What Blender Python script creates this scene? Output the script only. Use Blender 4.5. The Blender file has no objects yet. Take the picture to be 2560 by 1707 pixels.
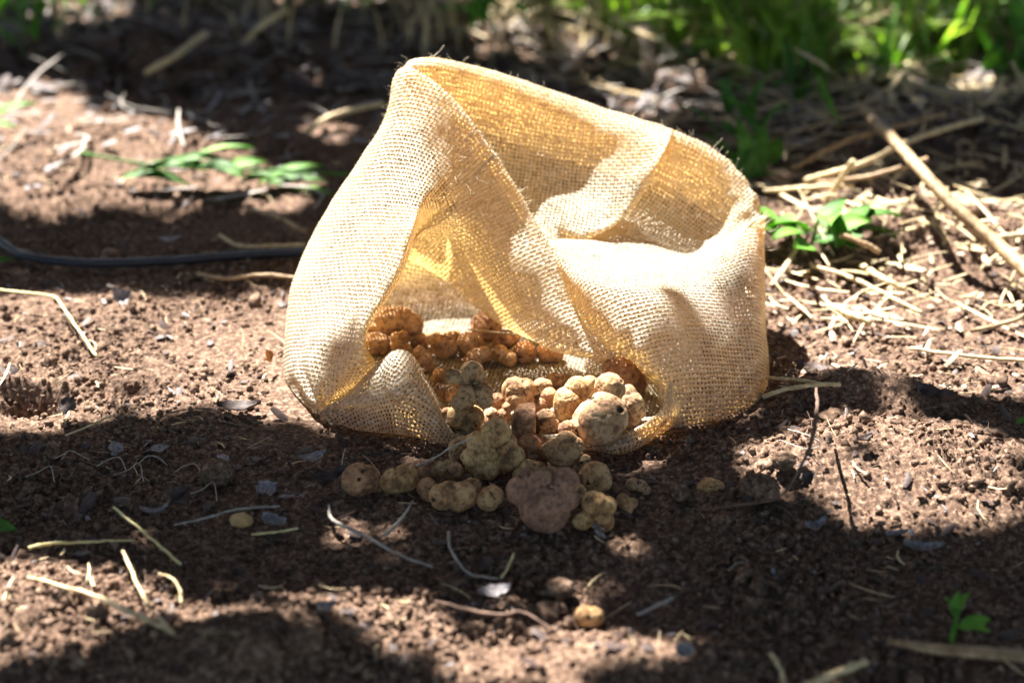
import bpy, math, random
import numpy as np
from mathutils import Vector

# ------------------------------------------------------------------ camera, world, sun
scene = bpy.context.scene
C = scene.collection
PITCH = math.radians(24.0); DIST = 1.2; LENS = 60.0
CAM = np.array([0.0, -DIST * math.cos(PITCH), DIST * math.sin(PITCH)])
cd = bpy.data.cameras.new('camera'); cam = bpy.data.objects.new('camera', cd); C.objects.link(cam)
cam.location = CAM; cam.rotation_euler = (math.pi / 2 - PITCH, 0, 0)
cd.lens = LENS; cd.sensor_width = 36; cd.clip_start = 0.01; cd.clip_end = 500
cd.dof.use_dof = True; cd.dof.focus_distance = 1.06; cd.dof.aperture_fstop = 4.6
scene.camera = cam

SUN_EL, SUN_AZ = math.radians(55), math.radians(-29)      # azimuth from +Y towards +X
SUN = np.array([math.sin(SUN_AZ) * math.cos(SUN_EL), math.cos(SUN_AZ) * math.cos(SUN_EL), math.sin(SUN_EL)])
w = bpy.data.worlds.new('World'); scene.world = w; w.use_nodes = True
nt = w.node_tree
bg = nt.nodes['Background']
sky = nt.nodes.new('ShaderNodeTexSky'); sky.sky_type = 'NISHITA'; sky.sun_disc = False
sky.sun_elevation = SUN_EL; sky.sun_rotation = SUN_AZ
nt.links.new(sky.outputs[0], bg.inputs[0]); bg.inputs[1].default_value = 0.125
sl = bpy.data.lights.new('sun', 'SUN'); sl.energy = 5.0; sl.angle = math.radians(0.5); sl.color = (1, 0.95, 0.87)
so = bpy.data.objects.new('sun', sl); C.objects.link(so)
so.rotation_euler = Vector(SUN).to_track_quat('Z', 'Y').to_euler()
vs = scene.view_settings
vs.view_transform = 'Standard'; vs.look = 'None'; vs.gamma = 1; vs.use_curve_mapping = False; vs.exposure = 2.6
scene.render.engine = 'CYCLES'
scene.cycles.max_bounces = 8; scene.cycles.transparent_max_bounces = 24; scene.cycles.diffuse_bounces = 4
scene.cycles.use_denoising = True

rng = np.random.default_rng(7); random.seed(7)

# ------------------------------------------------------------------ geometry helpers
FPX = LENS / 36 * 2560
K = 2560 / 2352.0                     # my measurements were taken on a 2352 px wide copy of the photo
cp, sp = math.cos(PITCH), math.sin(PITCH)
RIGHT = np.array([1.0, 0, 0]); FWD = np.array([0, cp, -sp]); UP = np.array([0, sp, cp])

def ray(x, y):
    fx, fy = x * K, y * K
    return FWD + RIGHT * ((fx - 1280) / FPX) + UP * ((853.5 - fy) / FPX)
def P(x, y, Y):                        # measured point at world depth Y
    d = ray(x, y); return CAM + d * ((Y - CAM[1]) / d[1])
def Z(x, y, z=0.0):                    # measured point on the level z
    d = ray(x, y); return CAM + d * ((z - CAM[2]) / d[2])

def hash3(ix, iy, iz, seed):
    h = (ix.astype(np.int64) * 374761393 + iy.astype(np.int64) * 668265263 + iz.astype(np.int64) * 2147483647 + seed * 1274126177) & 0xffffffff
    h = ((h ^ (h >> 13)) * 1274126177) & 0xffffffff
    h = ((h ^ (h >> 16)) * 2246822519) & 0xffffffff
    return ((h ^ (h >> 15)) & 0xffffff) / float(0xffffff)
def vnoise(p, seed=0):                 # value noise in -1..1, p (N,3)
    i = np.floor(p); f = p - i; f = f * f * (3 - 2 * f)
    x, y, z = i[:, 0], i[:, 1], i[:, 2]; r = 0
    for a in (0, 1):
        for b in (0, 1):
            for c in (0, 1):
                wt = (f[:, 0] if a else 1 - f[:, 0]) * (f[:, 1] if b else 1 - f[:, 1]) * (f[:, 2] if c else 1 - f[:, 2])
                r = r + wt * hash3(x + a, y + b, z + c, seed)
    return r * 2 - 1
def fbm(p, seed=0, octv=4, gain=.5):
    r = 0; a = 1.0; s = 0
    for k in range(octv):
        r = r + a * vnoise(p * (2.03 ** k) + 17.3 * k, seed + k); s += a; a *= gain
    return r / s
def worley(x, y, cell, seed, rmin=.3, rmax=.75):   # rounded crumbs on a jittered grid
    gx, gy = np.floor(x / cell), np.floor(y / cell); best = np.zeros_like(x); zero = np.zeros_like(x)
    for a in (-1, 0, 1):
        for b in (-1, 0, 1):
            cx, cy = gx + a, gy + b
            px = (cx + hash3(cx, cy, zero, seed)) * cell; py = (cy + hash3(cx, cy, zero, seed + 1)) * cell
            r = (rmin + (rmax - rmin) * hash3(cx, cy, zero, seed + 2) ** 2) * cell
            d2 = ((x - px) ** 2 + (y - py) ** 2) / r ** 2
            best = np.maximum(best, np.where(d2 < 1, np.sqrt(np.maximum(0, 1 - d2)) * r, 0))
    return best

MOUNDS = []
def mound(x, y, rx, ry, h): c = Z(x, y); MOUNDS.append((c[0], c[1], rx, ry, h))
mound(2010, 925, .055, .02, .024); mound(1900, 900, .035, .012, .010)
mound(1830, 1090, .05, .04, .012); mound(2120, 1040, .09, .05, .014); mound(2250, 1130, .07, .05, .008)
mound(75, 905, .028, .020, -.022); mound(295, 880, .03, .012, -.014); mound(40, 880, .05, .012, .012)
mound(590, 1500, .05, .03, .016); mound(760, 1420, .05, .03, .008); mound(1450, 1540, .08, .03, .014)
mound(480, 1535, .06, .03, .012); mound(120, 1400, .06, .04, .008); mound(640, 1040, .03, .03, .004)
mound(2200, 560, .16, .06, .03); mound(2050, 470, .1, .05, .02); mound(400, 330, .2, .06, .015); mound(200, 470, .2, .04, -.02)
mound(2150, 330, .2, .1, .03); mound(300, 130, .3, .1, .03); mound(1100, 60, .3, .1, .03)
SACKC = (0.0, -0.06)
def height(x, y, fine=True):
    x = np.atleast_1d(np.asarray(x, float)); y = np.atleast_1d(np.asarray(y, float))
    p = np.stack([x, y, np.zeros_like(x)], 1)
    rr = np.sqrt(((x - SACKC[0]) / .17) ** 2 + ((y - SACKC[1]) / .12) ** 2)
    calm = np.clip((rr - .85) / .8, 0.12, 1)                 # flat where the sack presses
    far = np.clip((y - .1) / .7, 0, 1)
    h = calm * (.0045 * fbm(p / .09, 3, 3) + .012 * far * fbm(p / .22, 5, 3))
    for (mx, my, rx, ry, mh) in MOUNDS:
        h = h + mh * np.exp(-(((x - mx) / rx) ** 2 + ((y - my) / ry) ** 2) * 1.2) * np.clip((rr - .8) / .35, 0, 1)
    if fine:
        wx = x + .004 * vnoise(p / .006, 11) + .002 * vnoise(p / .0025, 13); wy = y + .004 * vnoise(p / .006, 12) + .002 * vnoise(p / .0025, 14)
        dens = np.clip(.55 + 1.5 * fbm(p / .07, 21, 4), .08, 1.5)
        k = np.clip(calm, .35, 1)
        h = h + k * (dens * (.45 * worley(wx, wy, .017, 31, .2, .5) + .7 * worley(wx, wy, .0075, 41, .25, .6)) + .8 * worley(wx, wy, .0034, 51))
        h = h + .0009 * k * vnoise(p / .0022, 61)
        h = h - .0035 * k
    return h
def gz(x, y): return float(height(x, y)[0])

def link(me, name, mats, parent=None, smooth=True):
    o = bpy.data.objects.new(name, me); C.objects.link(o)
    for m in (mats if isinstance(mats, (list, tuple)) else [mats]): me.materials.append(m)
    if smooth: me.polygons.foreach_set('use_smooth', np.ones(len(me.polygons), bool))
    if parent: o.parent = parent
    return o
def mesh_np(name, V, F):
    me = bpy.data.meshes.new(name); V = np.asarray(V, np.float32); F = np.asarray(F, np.int32)
    n = F.shape[1]
    me.vertices.add(len(V)); me.vertices.foreach_set('co', V.ravel())
    me.loops.add(F.size); me.loops.foreach_set('vertex_index', F.ravel())
    me.polygons.add(len(F)); me.polygons.foreach_set('loop_start', np.arange(0, F.size, n, dtype=np.int32))
    me.update(calc_edges=True); me.validate(); return me
def grid_faces(nu, nv, wrap=False):
    i, j = np.meshgrid(np.arange(nu if wrap else nu - 1), np.arange(nv - 1), indexing='ij'); i = i.ravel(); j = j.ravel()
    i2 = (i + 1) % nu
    return np.stack([i * nv + j, i2 * nv + j, i2 * nv + j + 1, i * nv + j + 1], 1)
def tag(o, label, cat, group=None, kind=None):
    if label: o['label'] = label
    if cat: o['category'] = cat
    if group: o['group'] = group
    if kind: o['kind'] = kind
    return o
def empty(name, loc):
    o = bpy.data.objects.new(name, None); C.objects.link(o); o.location = loc; o.empty_display_size = .02; return o
def attach(o, root):                    # child mesh built in world coordinates
    o.parent = root; o.matrix_parent_inverse.identity()
    me = o.data; n = len(me.vertices); a = np.empty(n * 3, np.float32); me.vertices.foreach_get('co', a)
    a = a.reshape(-1, 3) - np.array(root.location, np.float32); me.vertices.foreach_set('co', a.ravel()); me.update(); return o
def crom(pts, t):                       # Catmull-Rom through pts (N,...) at params t in 0..N-1
    n = len(pts); i = np.clip(np.floor(t).astype(int), 0, n - 2); f = (t - i)
    f = f.reshape((-1,) + (1,) * (pts.ndim - 1))
    p1 = pts[i]; p2 = pts[i + 1]
    p0 = np.where((i > 0).reshape(f.shape), pts[np.maximum(i - 1, 0)], 2 * p1 - p2)
    p3 = np.where((i < n - 2).reshape(f.shape), pts[np.minimum(i + 2, n - 1)], 2 * p2 - p1)
    return .5 * (2 * p1 + (p2 - p0) * f + (2 * p0 - 5 * p1 + 4 * p2 - p3) * f ** 2 + (3 * p1 - p0 - 3 * p2 + p3) * f ** 3)
def resample(pts, n):
    pts = np.asarray(pts, float); t = np.linspace(0, len(pts) - 1, max(60, 12 * len(pts))); c = crom(pts, t)
    d = np.r_[0, np.cumsum(np.linalg.norm(np.diff(c, axis=0), axis=1))]; s = np.linspace(0, d[-1], n)
    return np.stack([np.interp(s, d, c[:, k]) for k in range(3)], 1)
def tube(pts, r, sides=6, n=None, flat=1.0, jitter=0.0, seed=0):
    pts = resample(pts, n or max(4, 5 * len(pts))); n = len(pts); rr = np.interp(np.linspace(0, 1, n), np.linspace(0, 1, len(np.atleast_1d(r))), np.atleast_1d(r)) if np.ndim(r) else np.full(n, r)
    if jitter: rr = rr * (1 + jitter * np.random.default_rng(seed).uniform(-1, 1, n))
    T = np.gradient(pts, axis=0); T /= np.linalg.norm(T, axis=1)[:, None] + 1e-9
    A = np.cross(T, [0, 0, 1.0]); A /= np.linalg.norm(A, axis=1)[:, None] + 1e-6; B = np.cross(A, T)
    ang = np.linspace(0, 2 * math.pi, sides, endpoint=False)
    V = pts[:, None] + rr[:, None, None] * (A[:, None] * np.cos(ang)[None, :, None] + flat * B[:, None] * np.sin(ang)[None, :, None])
    F = []
    for i in range(n - 1):
        for j in range(sides):
            k = (j + 1) % sides; F.append((i * sides + j, i * sides + k, (i + 1) * sides + k, (i + 1) * sides + j))
    V = V.reshape(-1, 3); c0, c1 = len(V), len(V) + 1
    V = np.vstack([V, pts[0], pts[-1]])
    for j in range(sides):
        k = (j + 1) % sides; F.append((c0, k, j, j)); F.append((c1, (n - 1) * sides + j, (n - 1) * sides + k, (n - 1) * sides + k))
    return V, F
def mesh_py(name, V, F):
    me = bpy.data.meshes.new(name); me.from_pydata([tuple(v) for v in V], [], [tuple(dict.fromkeys(f)) for f in F]); me.validate(); me.update(); return me

# ------------------------------------------------------------------ materials
class M:
    def __init__(s, name):
        s.m = bpy.data.materials.new(name); s.m.use_nodes = True; s.t = s.m.node_tree; s.t.nodes.clear(); s.out = s.n('ShaderNodeOutputMaterial')
    def n(s, typ, **kw):
        x = s.t.nodes.new(typ)
        for k, v in kw.items(): setattr(x, k, v)
        return x
    def L(s, a, b): s.t.links.new(a, b)
    def math(s, op, a, b=None, c=None, clamp=False):
        x = s.n('ShaderNodeMath', operation=op, use_clamp=clamp)
        for i, v in enumerate((a, b, c)):
            if v is None: continue
            if isinstance(v, (int, float)): x.inputs[i].default_value = v
            else: s.L(v, x.inputs[i])
        return x.outputs[0]
    def noise(s, vec, scale, detail=4, rough=.55):
        x = s.n('ShaderNodeTexNoise'); x.inputs['Scale'].default_value = scale; x.inputs['Detail'].default_value = detail; x.inputs['Roughness'].default_value = rough
        if vec is not None: s.L(vec, x.inputs['Vector'])
        return x.outputs['Fac']
    def ramp(s, fac, stops):
        x = s.n('ShaderNodeValToRGB'); e = x.color_ramp.elements
        while len(e) < len(stops): e.new(.5)
        for el, (p, c) in zip(e, stops): el.position = p; el.color = (*c, 1)
        s.L(fac, x.inputs[0]); return x.outputs[0]
    def mix(s, fac, a, b, mode='MIX'):
        x = s.n('ShaderNodeMix', data_type='RGBA', blend_type=mode)
        for sock, v in ((x.inputs[0], fac), (x.inputs[6], a), (x.inputs[7], b)):
            if isinstance(v, (int, float)): sock.default_value = v
            elif isinstance(v, tuple): sock.default_value = (*v, 1)
            else: s.L(v, sock)
        return x.outputs[2]
    def bump(s, h, strength, dist):
        x = s.n('ShaderNodeBump'); x.inputs['Strength'].default_value = strength; x.inputs['Distance'].default_value = dist; s.L(h, x.inputs['Height']); return x.outputs[0]
    def bsdf(s, col, rough=.8, normal=None, spec=.3):
        b = s.n('ShaderNodeBsdfPrincipled')
        if isinstance(col, tuple): b.inputs['Base Color'].default_value = (*col, 1)
        else: s.L(col, b.inputs['Base Color'])
        if isinstance(rough, (int, float)): b.inputs['Roughness'].default_value = rough
        else: s.L(rough, b.inputs['Roughness'])
        b.inputs['Specular IOR Level'].default_value = spec
        if normal: s.L(normal, b.inputs['Normal'])
        return b
    def done(s, sh): s.L(sh, s.out.inputs[0]); return s.m

def soil_mat(name, dark, mid, light):
    m = M(name); co = m.n('ShaderNodeNewGeometry').outputs['Position']
    a = m.noise(co, 9, 3); b = m.noise(co, 260, 5, .65); c = m.noise(co, 1300, 2)
    col = m.ramp(b, [(.3, dark), (.5, mid), (.72, light)])
    col = m.mix(m.math('MULTIPLY', a, .45), col, dark)
    sp_ = m.ramp(m.noise(co, 520, 1), [(.66, (0, 0, 0)), (.72, (1, 1, 1))])
    col = m.mix(m.math('MULTIPLY', sp_, .5), col, (.33, .27, .22))
    nrm = m.bump(m.math('ADD', m.math('MULTIPLY', b, .7), m.math('MULTIPLY', c, .5)), .6, .0020)
    return m.done(m.bsdf(col, .95, nrm, .12).outputs[0])
mat_soil = soil_mat('soil', (.026, .017, .013), (.140, .086, .060), (.41, .28, .20))
mat_clod = soil_mat('soil_clod', (.035, .022, .016), (.160, .100, .069), (.42, .29, .21))

def truffle_mat(name, base, light, dark, crust=.0):
    m = M(name); co = m.n('ShaderNodeTexCoord').outputs['Object']
    oi = m.n('ShaderNodeObjectInfo').outputs['Random']
    v = m.n('ShaderNodeVectorMath', operation='ADD'); m.L(co, v.inputs[0]); comb = m.n('ShaderNodeCombineXYZ'); m.L(oi, comb.inputs[0]); m.L(comb.outputs[0], v.inputs[1]); co = v.outputs[0]
    a = m.noise(co, 70, 6, .68); b = m.noise(co, 320, 5, .7); c = m.noise(co, 1500, 3, .7)
    col = m.ramp(a, [(.36, dark), (.44, base), (.55, light)])
    col = m.mix(m.math('MULTIPLY', m.math('GREATER_THAN', b, .54), .6), col, dark)
    col = m.mix(m.math('MULTIPLY', m.math('GREATER_THAN', c, .6), .35), col, light)
    at = m.n('ShaderNodeAttribute', attribute_name='soil').outputs['Fac']  # soil patches plus shade tone painted into creases and pits
    pat = m.math('ADD', at, m.math('MULTIPLY', m.math('SUBTRACT', b, .5), 1.2))
    thr = m.n('ShaderNodeMapRange'); m.L(pat, thr.inputs[0]); thr.inputs[1].default_value = .36 - crust; thr.inputs[2].default_value = .56 - crust
    col = m.mix(thr.outputs[0], col, (.030, .018, .013))
    vor = m.n('ShaderNodeTexVoronoi', feature='DISTANCE_TO_EDGE'); vor.inputs['Scale'].default_value = 130; m.L(co, vor.inputs['Vector'])
    ck = m.math('MINIMUM', m.math('MULTIPLY', vor.outputs[0], 5), 1)
    h = m.math('ADD', m.math('MULTIPLY', b, .8), m.math('ADD', m.math('MULTIPLY', ck, .25), m.math('MULTIPLY', c, .45)))
    nrm = m.bump(h, .85, .0013)
    sh = m.bsdf(col, .72, nrm, .28)
    return m.done(sh.outputs[0])
mt_tan = truffle_mat('truffle_tan', (.36, .19, .085), (.56, .34, .165), (.13, .066, .033))
mt_brown = truffle_mat('truffle_brown', (.29, .14, .068), (.45, .25, .13), (.11, .05, .03))
mt_yellow = truffle_mat('truffle_yellow', (.40, .22, .09), (.60, .385, .18), (.14, .075, .034))
mt_pale = truffle_mat('truffle_pale', (.36, .20, .10), (.50, .33, .185), (.15, .07, .035))
mt_crust = truffle_mat('truffle_crusted', (.31, .17, .08), (.48, .30, .15), (.07, .045, .026), .12)
mt_purple = truffle_mat('truffle_purplish', (.21, .105, .068), (.34, .19, .12), (.085, .042, .038))

def burlap_mat(name):
    m = M(name); uv = m.n('ShaderNodeUVMap').outputs[0]
    nz = m.n('ShaderNodeTexNoise'); nz.inputs['Scale'].default_value = .35; nz.inputs['Detail'].default_value = 3; m.L(uv, nz.inputs['Vector'])
    off = m.n('ShaderNodeVectorMath', operation='MULTIPLY_ADD'); m.L(nz.outputs['Color'], off.inputs[0]); off.inputs[1].default_value = (.6, .6, 0); m.L(uv, off.inputs[2])
    nz2 = m.n('ShaderNodeTexNoise'); nz2.inputs['Scale'].default_value = 1.6; nz2.inputs['Detail'].default_value = 2; m.L(uv, nz2.inputs['Vector'])
    off2 = m.n('ShaderNodeVectorMath', operation='MULTIPLY_ADD'); m.L(nz2.outputs['Color'], off2.inputs[0]); off2.inputs[1].default_value = (.22, .22, 0); m.L(off.outputs[0], off2.inputs[2])
    sep = m.n('ShaderNodeSeparateXYZ'); m.L(off2.outputs[0], sep.inputs[0]); u, v = sep.outputs[0], sep.outputs[1]
    def thread(x, y, seed):
        ix = m.math('FLOOR', x); f = m.math('ABSOLUTE', m.math('SUBTRACT', m.math('SUBTRACT', x, ix), .5))
        cmb = m.n('ShaderNodeCombineXYZ'); m.L(ix, cmb.inputs[0]); m.L(m.math('MULTIPLY', y, .40), cmb.inputs[1]); cmb.inputs[2].default_value = seed
        wn = m.noise(cmb.outputs[0], 1.7, 1)
        w_ = m.math('ADD', m.math('MULTIPLY', wn, .50), .065)     # half width of the yarn
        q = m.math('DIVIDE', f, w_); q2 = m.math('MULTIPLY', q, q)
        prof = m.math('SQRT', m.math('MAXIMUM', m.math('SUBTRACT', 1, q2), 0))
        return ix, prof, m.math('LESS_THAN', q, 1.0), wn
    iu, pu, au, wu = thread(u, v, 1.3); iv, pv, av, wv = thread(v, u, 7.7)
    ph = m.math('MULTIPLY', m.math('COSINE', m.math('MULTIPLY', m.math('SUBTRACT', v, .5), math.pi)), m.math('SUBTRACT', 1, m.math('MULTIPLY', m.math('ABSOLUTE', m.math('MODULO', iu, 2)), 2)))
    pw = m.math('MULTIPLY', m.math('COSINE', m.math('MULTIPLY', m.math('SUBTRACT', u, .5), math.pi)), m.math('SUBTRACT', 1, m.math('MULTIPLY', m.math('ABSOLUTE', m.math('MODULO', iv, 2)), 2)))
    hu = m.math('MULTIPLY', au, m.math('ADD', m.math('MULTIPLY', pu, .6), m.math('MULTIPLY', ph, .35)))
    hv = m.math('MULTIPLY', av, m.math('SUBTRACT', m.math('MULTIPLY', pv, .6), m.math('MULTIPLY', pw, .35)))
    h = m.math('MAXIMUM', hu, hv)
    fib = m.noise(off.outputs[0], 9, 3, .7)
    h = m.math('ADD', h, m.math('MULTIPLY', fib, .25))
    alpha = m.math('MAXIMUM', au, av)
    alpha = m.math('MAXIMUM', alpha, m.math('GREATER_THAN', fib, .68))
    tone = m.noise(uv, .05, 3)
    col = m.ramp(m.math('ADD', m.math('MULTIPLY', tone, .4), m.math('MULTIPLY', m.math('ADD', wu, wv), .3)), [(.3, (.60, .53, .38)), (.5, (.84, .785, .63)), (.7, (.91, .875, .76))])
    col = m.mix(m.math('MULTIPLY', m.math('GREATER_THAN', fib, .6), .25), col, (.42, .30, .16))
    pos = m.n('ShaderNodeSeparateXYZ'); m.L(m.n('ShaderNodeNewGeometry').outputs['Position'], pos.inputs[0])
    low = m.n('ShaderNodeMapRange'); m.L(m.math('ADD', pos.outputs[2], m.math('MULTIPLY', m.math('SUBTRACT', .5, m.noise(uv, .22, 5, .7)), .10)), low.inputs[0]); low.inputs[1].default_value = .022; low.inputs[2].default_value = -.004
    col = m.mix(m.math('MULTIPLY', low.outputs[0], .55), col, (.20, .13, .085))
    spk = m.math('GREATER_THAN', m.noise(uv, 2.6, 3, .7), .70)
    col = m.mix(m.math('MULTIPLY', spk, .5), col, (.22, .15, .09))
    nrm = m.bump(h, 1.0, .0019)
    d = m.n('ShaderNodeBsdfDiffuse'); m.L(col, d.inputs[0]); m.L(nrm, d.inputs['Normal'])
    t = m.n('ShaderNodeBsdfTranslucent'); tc = m.mix(1.0, col, (1.0, .69, .29), 'MULTIPLY'); m.L(tc, t.inputs[0]); m.L(nrm, t.inputs['Normal'])
    ms = m.n('ShaderNodeMixShader'); ms.inputs[0].default_value = .50; m.L(d.outputs[0], ms.inputs[1]); m.L(t.outputs[0], ms.inputs[2])
    tr = m.n('ShaderNodeBsdfTransparent'); ma = m.n('ShaderNodeMixShader'); m.L(alpha, ma.inputs[0]); m.L(tr.outputs[0], ma.inputs[1]); m.L(ms.outputs[0], ma.inputs[2])
    return m.done(ma.outputs[0])
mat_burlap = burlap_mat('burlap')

def leafy(name, c1, c2, trans=.35, rough=.62, scale=60):
    m = M(name); co = m.n('ShaderNodeNewGeometry').outputs['Position']
    a = m.noise(co, scale, 3); col = m.ramp(a, [(.35, c1), (.65, c2)])
    nrm = m.bump(m.noise(co, 500, 3), .3, .0006)
    b = m.bsdf(col, rough, nrm, .4)
    t = m.n('ShaderNodeBsdfTranslucent'); m.L(m.mix(1.0, col, (1.3, 1.5, .5), 'MULTIPLY'), t.inputs[0])
    ms = m.n('ShaderNodeMixShader'); ms.inputs[0].default_value = trans; m.L(b.outputs[0], ms.inputs[1]); m.L(t.outputs[0], ms.inputs[2])
    return m.done(ms.outputs[0])
mat_leaf = leafy('green_leaf', (.035, .12, .014), (.09, .24, .03))
mat_leaf2 = leafy('fresh_leaf', (.07, .22, .02), (.17, .36, .04))
mat_grass = leafy('grass_blade', (.03, .11, .015), (.11, .25, .03), .4)
mat_grass2 = leafy('tangled_grass', (.06, .16, .02), (.30, .42, .08), .45, .5, 22)
mat_crown = leafy('crown_leaf', (.03, .04, .014), (.05, .065, .022), .02, .6, 8)
def plain(name, c1, c2, rough=.7, scale=200, spec=.3, stretch=None):
    m = M(name); co = m.n('ShaderNodeNewGeometry').outputs['Position']
    a = m.noise(co, scale, 4, .65); col = m.ramp(a, [(.35, c1), (.65, c2)])
    return m.done(m.bsdf(col, rough, m.bump(m.noise(co, scale * 3, 3), .5, .0008), spec).outputs[0])
mat_straw = plain('straw', (.36, .26, .13), (.62, .50, .30), .55)
mat_paleyellow = plain('yellow_straw', (.50, .42, .17), (.68, .60, .30), .5)
mat_greystick = plain('grey_twig', (.22, .19, .165), (.40, .36, .32), .7)
mat_root = plain('root', (.07, .04, .03), (.15, .09, .065), .8)
mat_darkleaf = plain('dark_dry_leaf', (.035, .022, .020), (.09, .06, .055), .6)
mat_greyleaf = plain('grey_dry_leaf', (.10, .085, .085), (.30, .28, .30), .6, 500)
mat_orangeleaf = plain('orange_dry_leaf', (.30, .11, .03), (.45, .2, .06), .6)
mat_chip = plain('wood_chip', (.26, .17, .11), (.55, .44, .33), .7, 90)
mat_stick = plain('stick', (.16, .095, .045), (.40, .28, .16), .6, 120)
mat_hose = plain('hose', (.006, .008, .016), (.010, .014, .030), .45, 40, .5)
mat_bark = plain('bark', (.06, .045, .035), (.15, .12, .09), .9, 30)
mat_seed = plain('seed', (.34, .21, .085), (.50, .34, .15), .6, 300)
mat_fibre = plain('jute_fibre', (.50, .40, .25), (.72, .63, .46), .7)

# ------------------------------------------------------------------ ground
def axis(lo, hi, step, grow, far):
    mid = list(np.arange(lo, hi, step)); s = step; x = mid[-1]; up = []
    while x < far: s *= grow; x += s; up.append(x)
    s = step; x = mid[0]; dn = []
    while x > -far: s *= grow * 1.06; x -= s; dn.append(x)
    return np.array(dn[::-1] + mid + up)
gx = axis(-.40, .40, .00125, 1.03, 60); gy = axis(-.43, .10, .00125, 1.0095, 60)
XX, YY = np.meshgrid(gx, gy, indexing='ij'); xs, ys = XX.ravel(), YY.ravel()
zz = height(xs, ys)
fade = np.clip(1 - (np.hypot(xs, ys) - 2.5) / 2, 0, 1); zz = zz * fade
g = mesh_np('ground', np.stack([xs, ys, zz], 1), grid_faces(len(gx), len(gy)))
gnd = link(g, 'ground', mat_soil); gnd['kind'] = 'structure'

# loose crumbs, straw bits and chips: nobody could count them
def ico(sub):
    import bmesh
    bm = bmesh.new(); bmesh.ops.create_icosphere(bm, subdivisions=sub, radius=1); V = np.array([v.co[:] for v in bm.verts]); F = np.array([[v.index for v in f.verts] for f in bm.faces]); bm.free(); return V, F
IV, IF = ico(1); IV2, IF2 = ico(2)
def in_view(n, y0=-.42, y1=1.05, power=1.0, margin=1.08):
    t = rng.uniform(0, 1, n) ** power; y = y0 + (y1 - y0) * t
    hw = (y - CAM[1]) * .325 * margin
    return rng.uniform(-1, 1, n) * hw, y
def under_sack(x, y): return ((x - .0) / .165) ** 2 + ((y + .055) / .115) ** 2 < 1
def scatter_clods(name, n, s0, s1, mat, IV, IF, y1=1.05, power=1.0, label=None):
    x, y = in_view(n, -.42, y1, power); k = ~under_sack(x, y) & (rng.uniform(0, 1, n) < np.clip(.45 + 1.6 * fbm(np.stack([x, y, 0 * x], 1) / .07, 21, 4), .1, 1)); x, y = x[k], y[k]; n = len(x)
    s = s0 + (s1 - s0) * rng.uniform(0, 1, n) ** 3 * 1.0
    z = height(x, y) + s * .25
    dirs = IV[None] * (1 + .5 * rng.uniform(-1, 1, (n, len(IV), 1)))
    sc = rng.uniform(.6, 1.3, (n, 1, 3)) * s[:, None, None]
    a = rng.uniform(0, 6.28, n); ca, sa = np.cos(a)[:, None], np.sin(a)[:, None]
    V = dirs * sc; V = np.stack([V[..., 0] * ca - V[..., 1] * sa, V[..., 0] * sa + V[..., 1] * ca, V[..., 2]], -1) + np.stack([x, y, z], 1)[:, None]
    F = (IF[None] + (np.arange(n) * len(IV))[:, None, None]).reshape(-1, 3)
    o = link(mesh_np(name, V.reshape(-1, 3), F), name, mat, smooth=False); tag(o, label, 'soil', None, 'stuff'); return o
scatter_clods('soil_crumbs', 56000, .0005, .0030, mat_clod, IV, IF, .5, 1.3, 'loose brown soil crumbs strewn over the ground')
scatter_clods('soil_clods', 700, .0025, .007, mat_clod, IV2, IF2, 1.05, 1.2, 'larger rounded brown soil clods lying on the ground')

def scatter_bits(name, n, l0, l1, wd, mat, label, cat, region=None, power=1.0, thick=.15, lift=.001, y1=1.05, tilt=.25, curl=.15):
    x, y = in_view(n, -.42, y1, power)
    k = ~under_sack(x, y)
    if region is not None: k &= region(x, y)
    x, y = x[k], y[k]; n = len(x)
    L = l0 + (l1 - l0) * rng.uniform(0, 1, n) ** 2; a = rng.uniform(0, math.pi, n); ti = rng.normal(0, tilt, n)
    W = L * 0 + wd * (.25 + 1.2 * rng.uniform(0, 1, n) ** 1.6); z = height(x, y) + lift + np.abs(np.sin(ti)) * L * .3
    s = np.array([-1, -.33, .33, 1.0]) * .5
    d = np.stack([np.cos(a) * np.cos(ti), np.sin(a) * np.cos(ti), np.sin(ti)], 1); sd = np.stack([-np.sin(a), np.cos(a), 0 * a], 1); upv = np.cross(d, sd)
    bend = rng.normal(0, curl, n)[:, None, None] * L[:, None, None] * ((s ** 2) - .12)[None, :, None]
    P0 = np.stack([x, y, z], 1)[:, None] + d[:, None] * s[None, :, None] * L[:, None, None] + sd[:, None] * bend
    wid = (W[:, None] * np.array([.7, 1, 1, .6])[None])[..., None]
    A = P0 - sd[:, None] * wid / 2; B = P0 + upv[:, None] * wid * thick + 0; D = P0 + sd[:, None] * wid / 2
    V = np.stack([A, B, D], 2).reshape(n, 12, 3)
    q = []
    for i in range(3):
        for j in range(2): q.append((i * 3 + j, i * 3 + j + 1, i * 3 + j + 4, i * 3 + j + 3))
    F = (np.array(q)[None] + (np.arange(n) * 12)[:, None, None]).reshape(-1, 4)
    o = link(mesh_np(name, V.reshape(-1, 3), F), name, mat, smooth=False); tag(o, label, cat, None, 'stuff'); return o
right = lambda x, y: (x > .14 + .1 * y) & (y > -.1) & (y < .45)
scatter_bits('root_hairs', 4500, .005, .024, .0004, mat_root, 'fine dark root hairs tangled in the soil', 'roots', y1=.4, curl=1.2, lift=.0015)
scatter_bits('straw_bits', 750, .005, .026, .0012, mat_straw, 'short straw bits scattered on the soil', 'straw', curl=.5, lift=.002)
scatter_bits('grey_flakes', 450, .002, .008, .0028, mat_greyleaf, 'small grey leaf flakes scattered on the soil', 'leaf litter', curl=.2, lift=.0015, tilt=.4)
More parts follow.
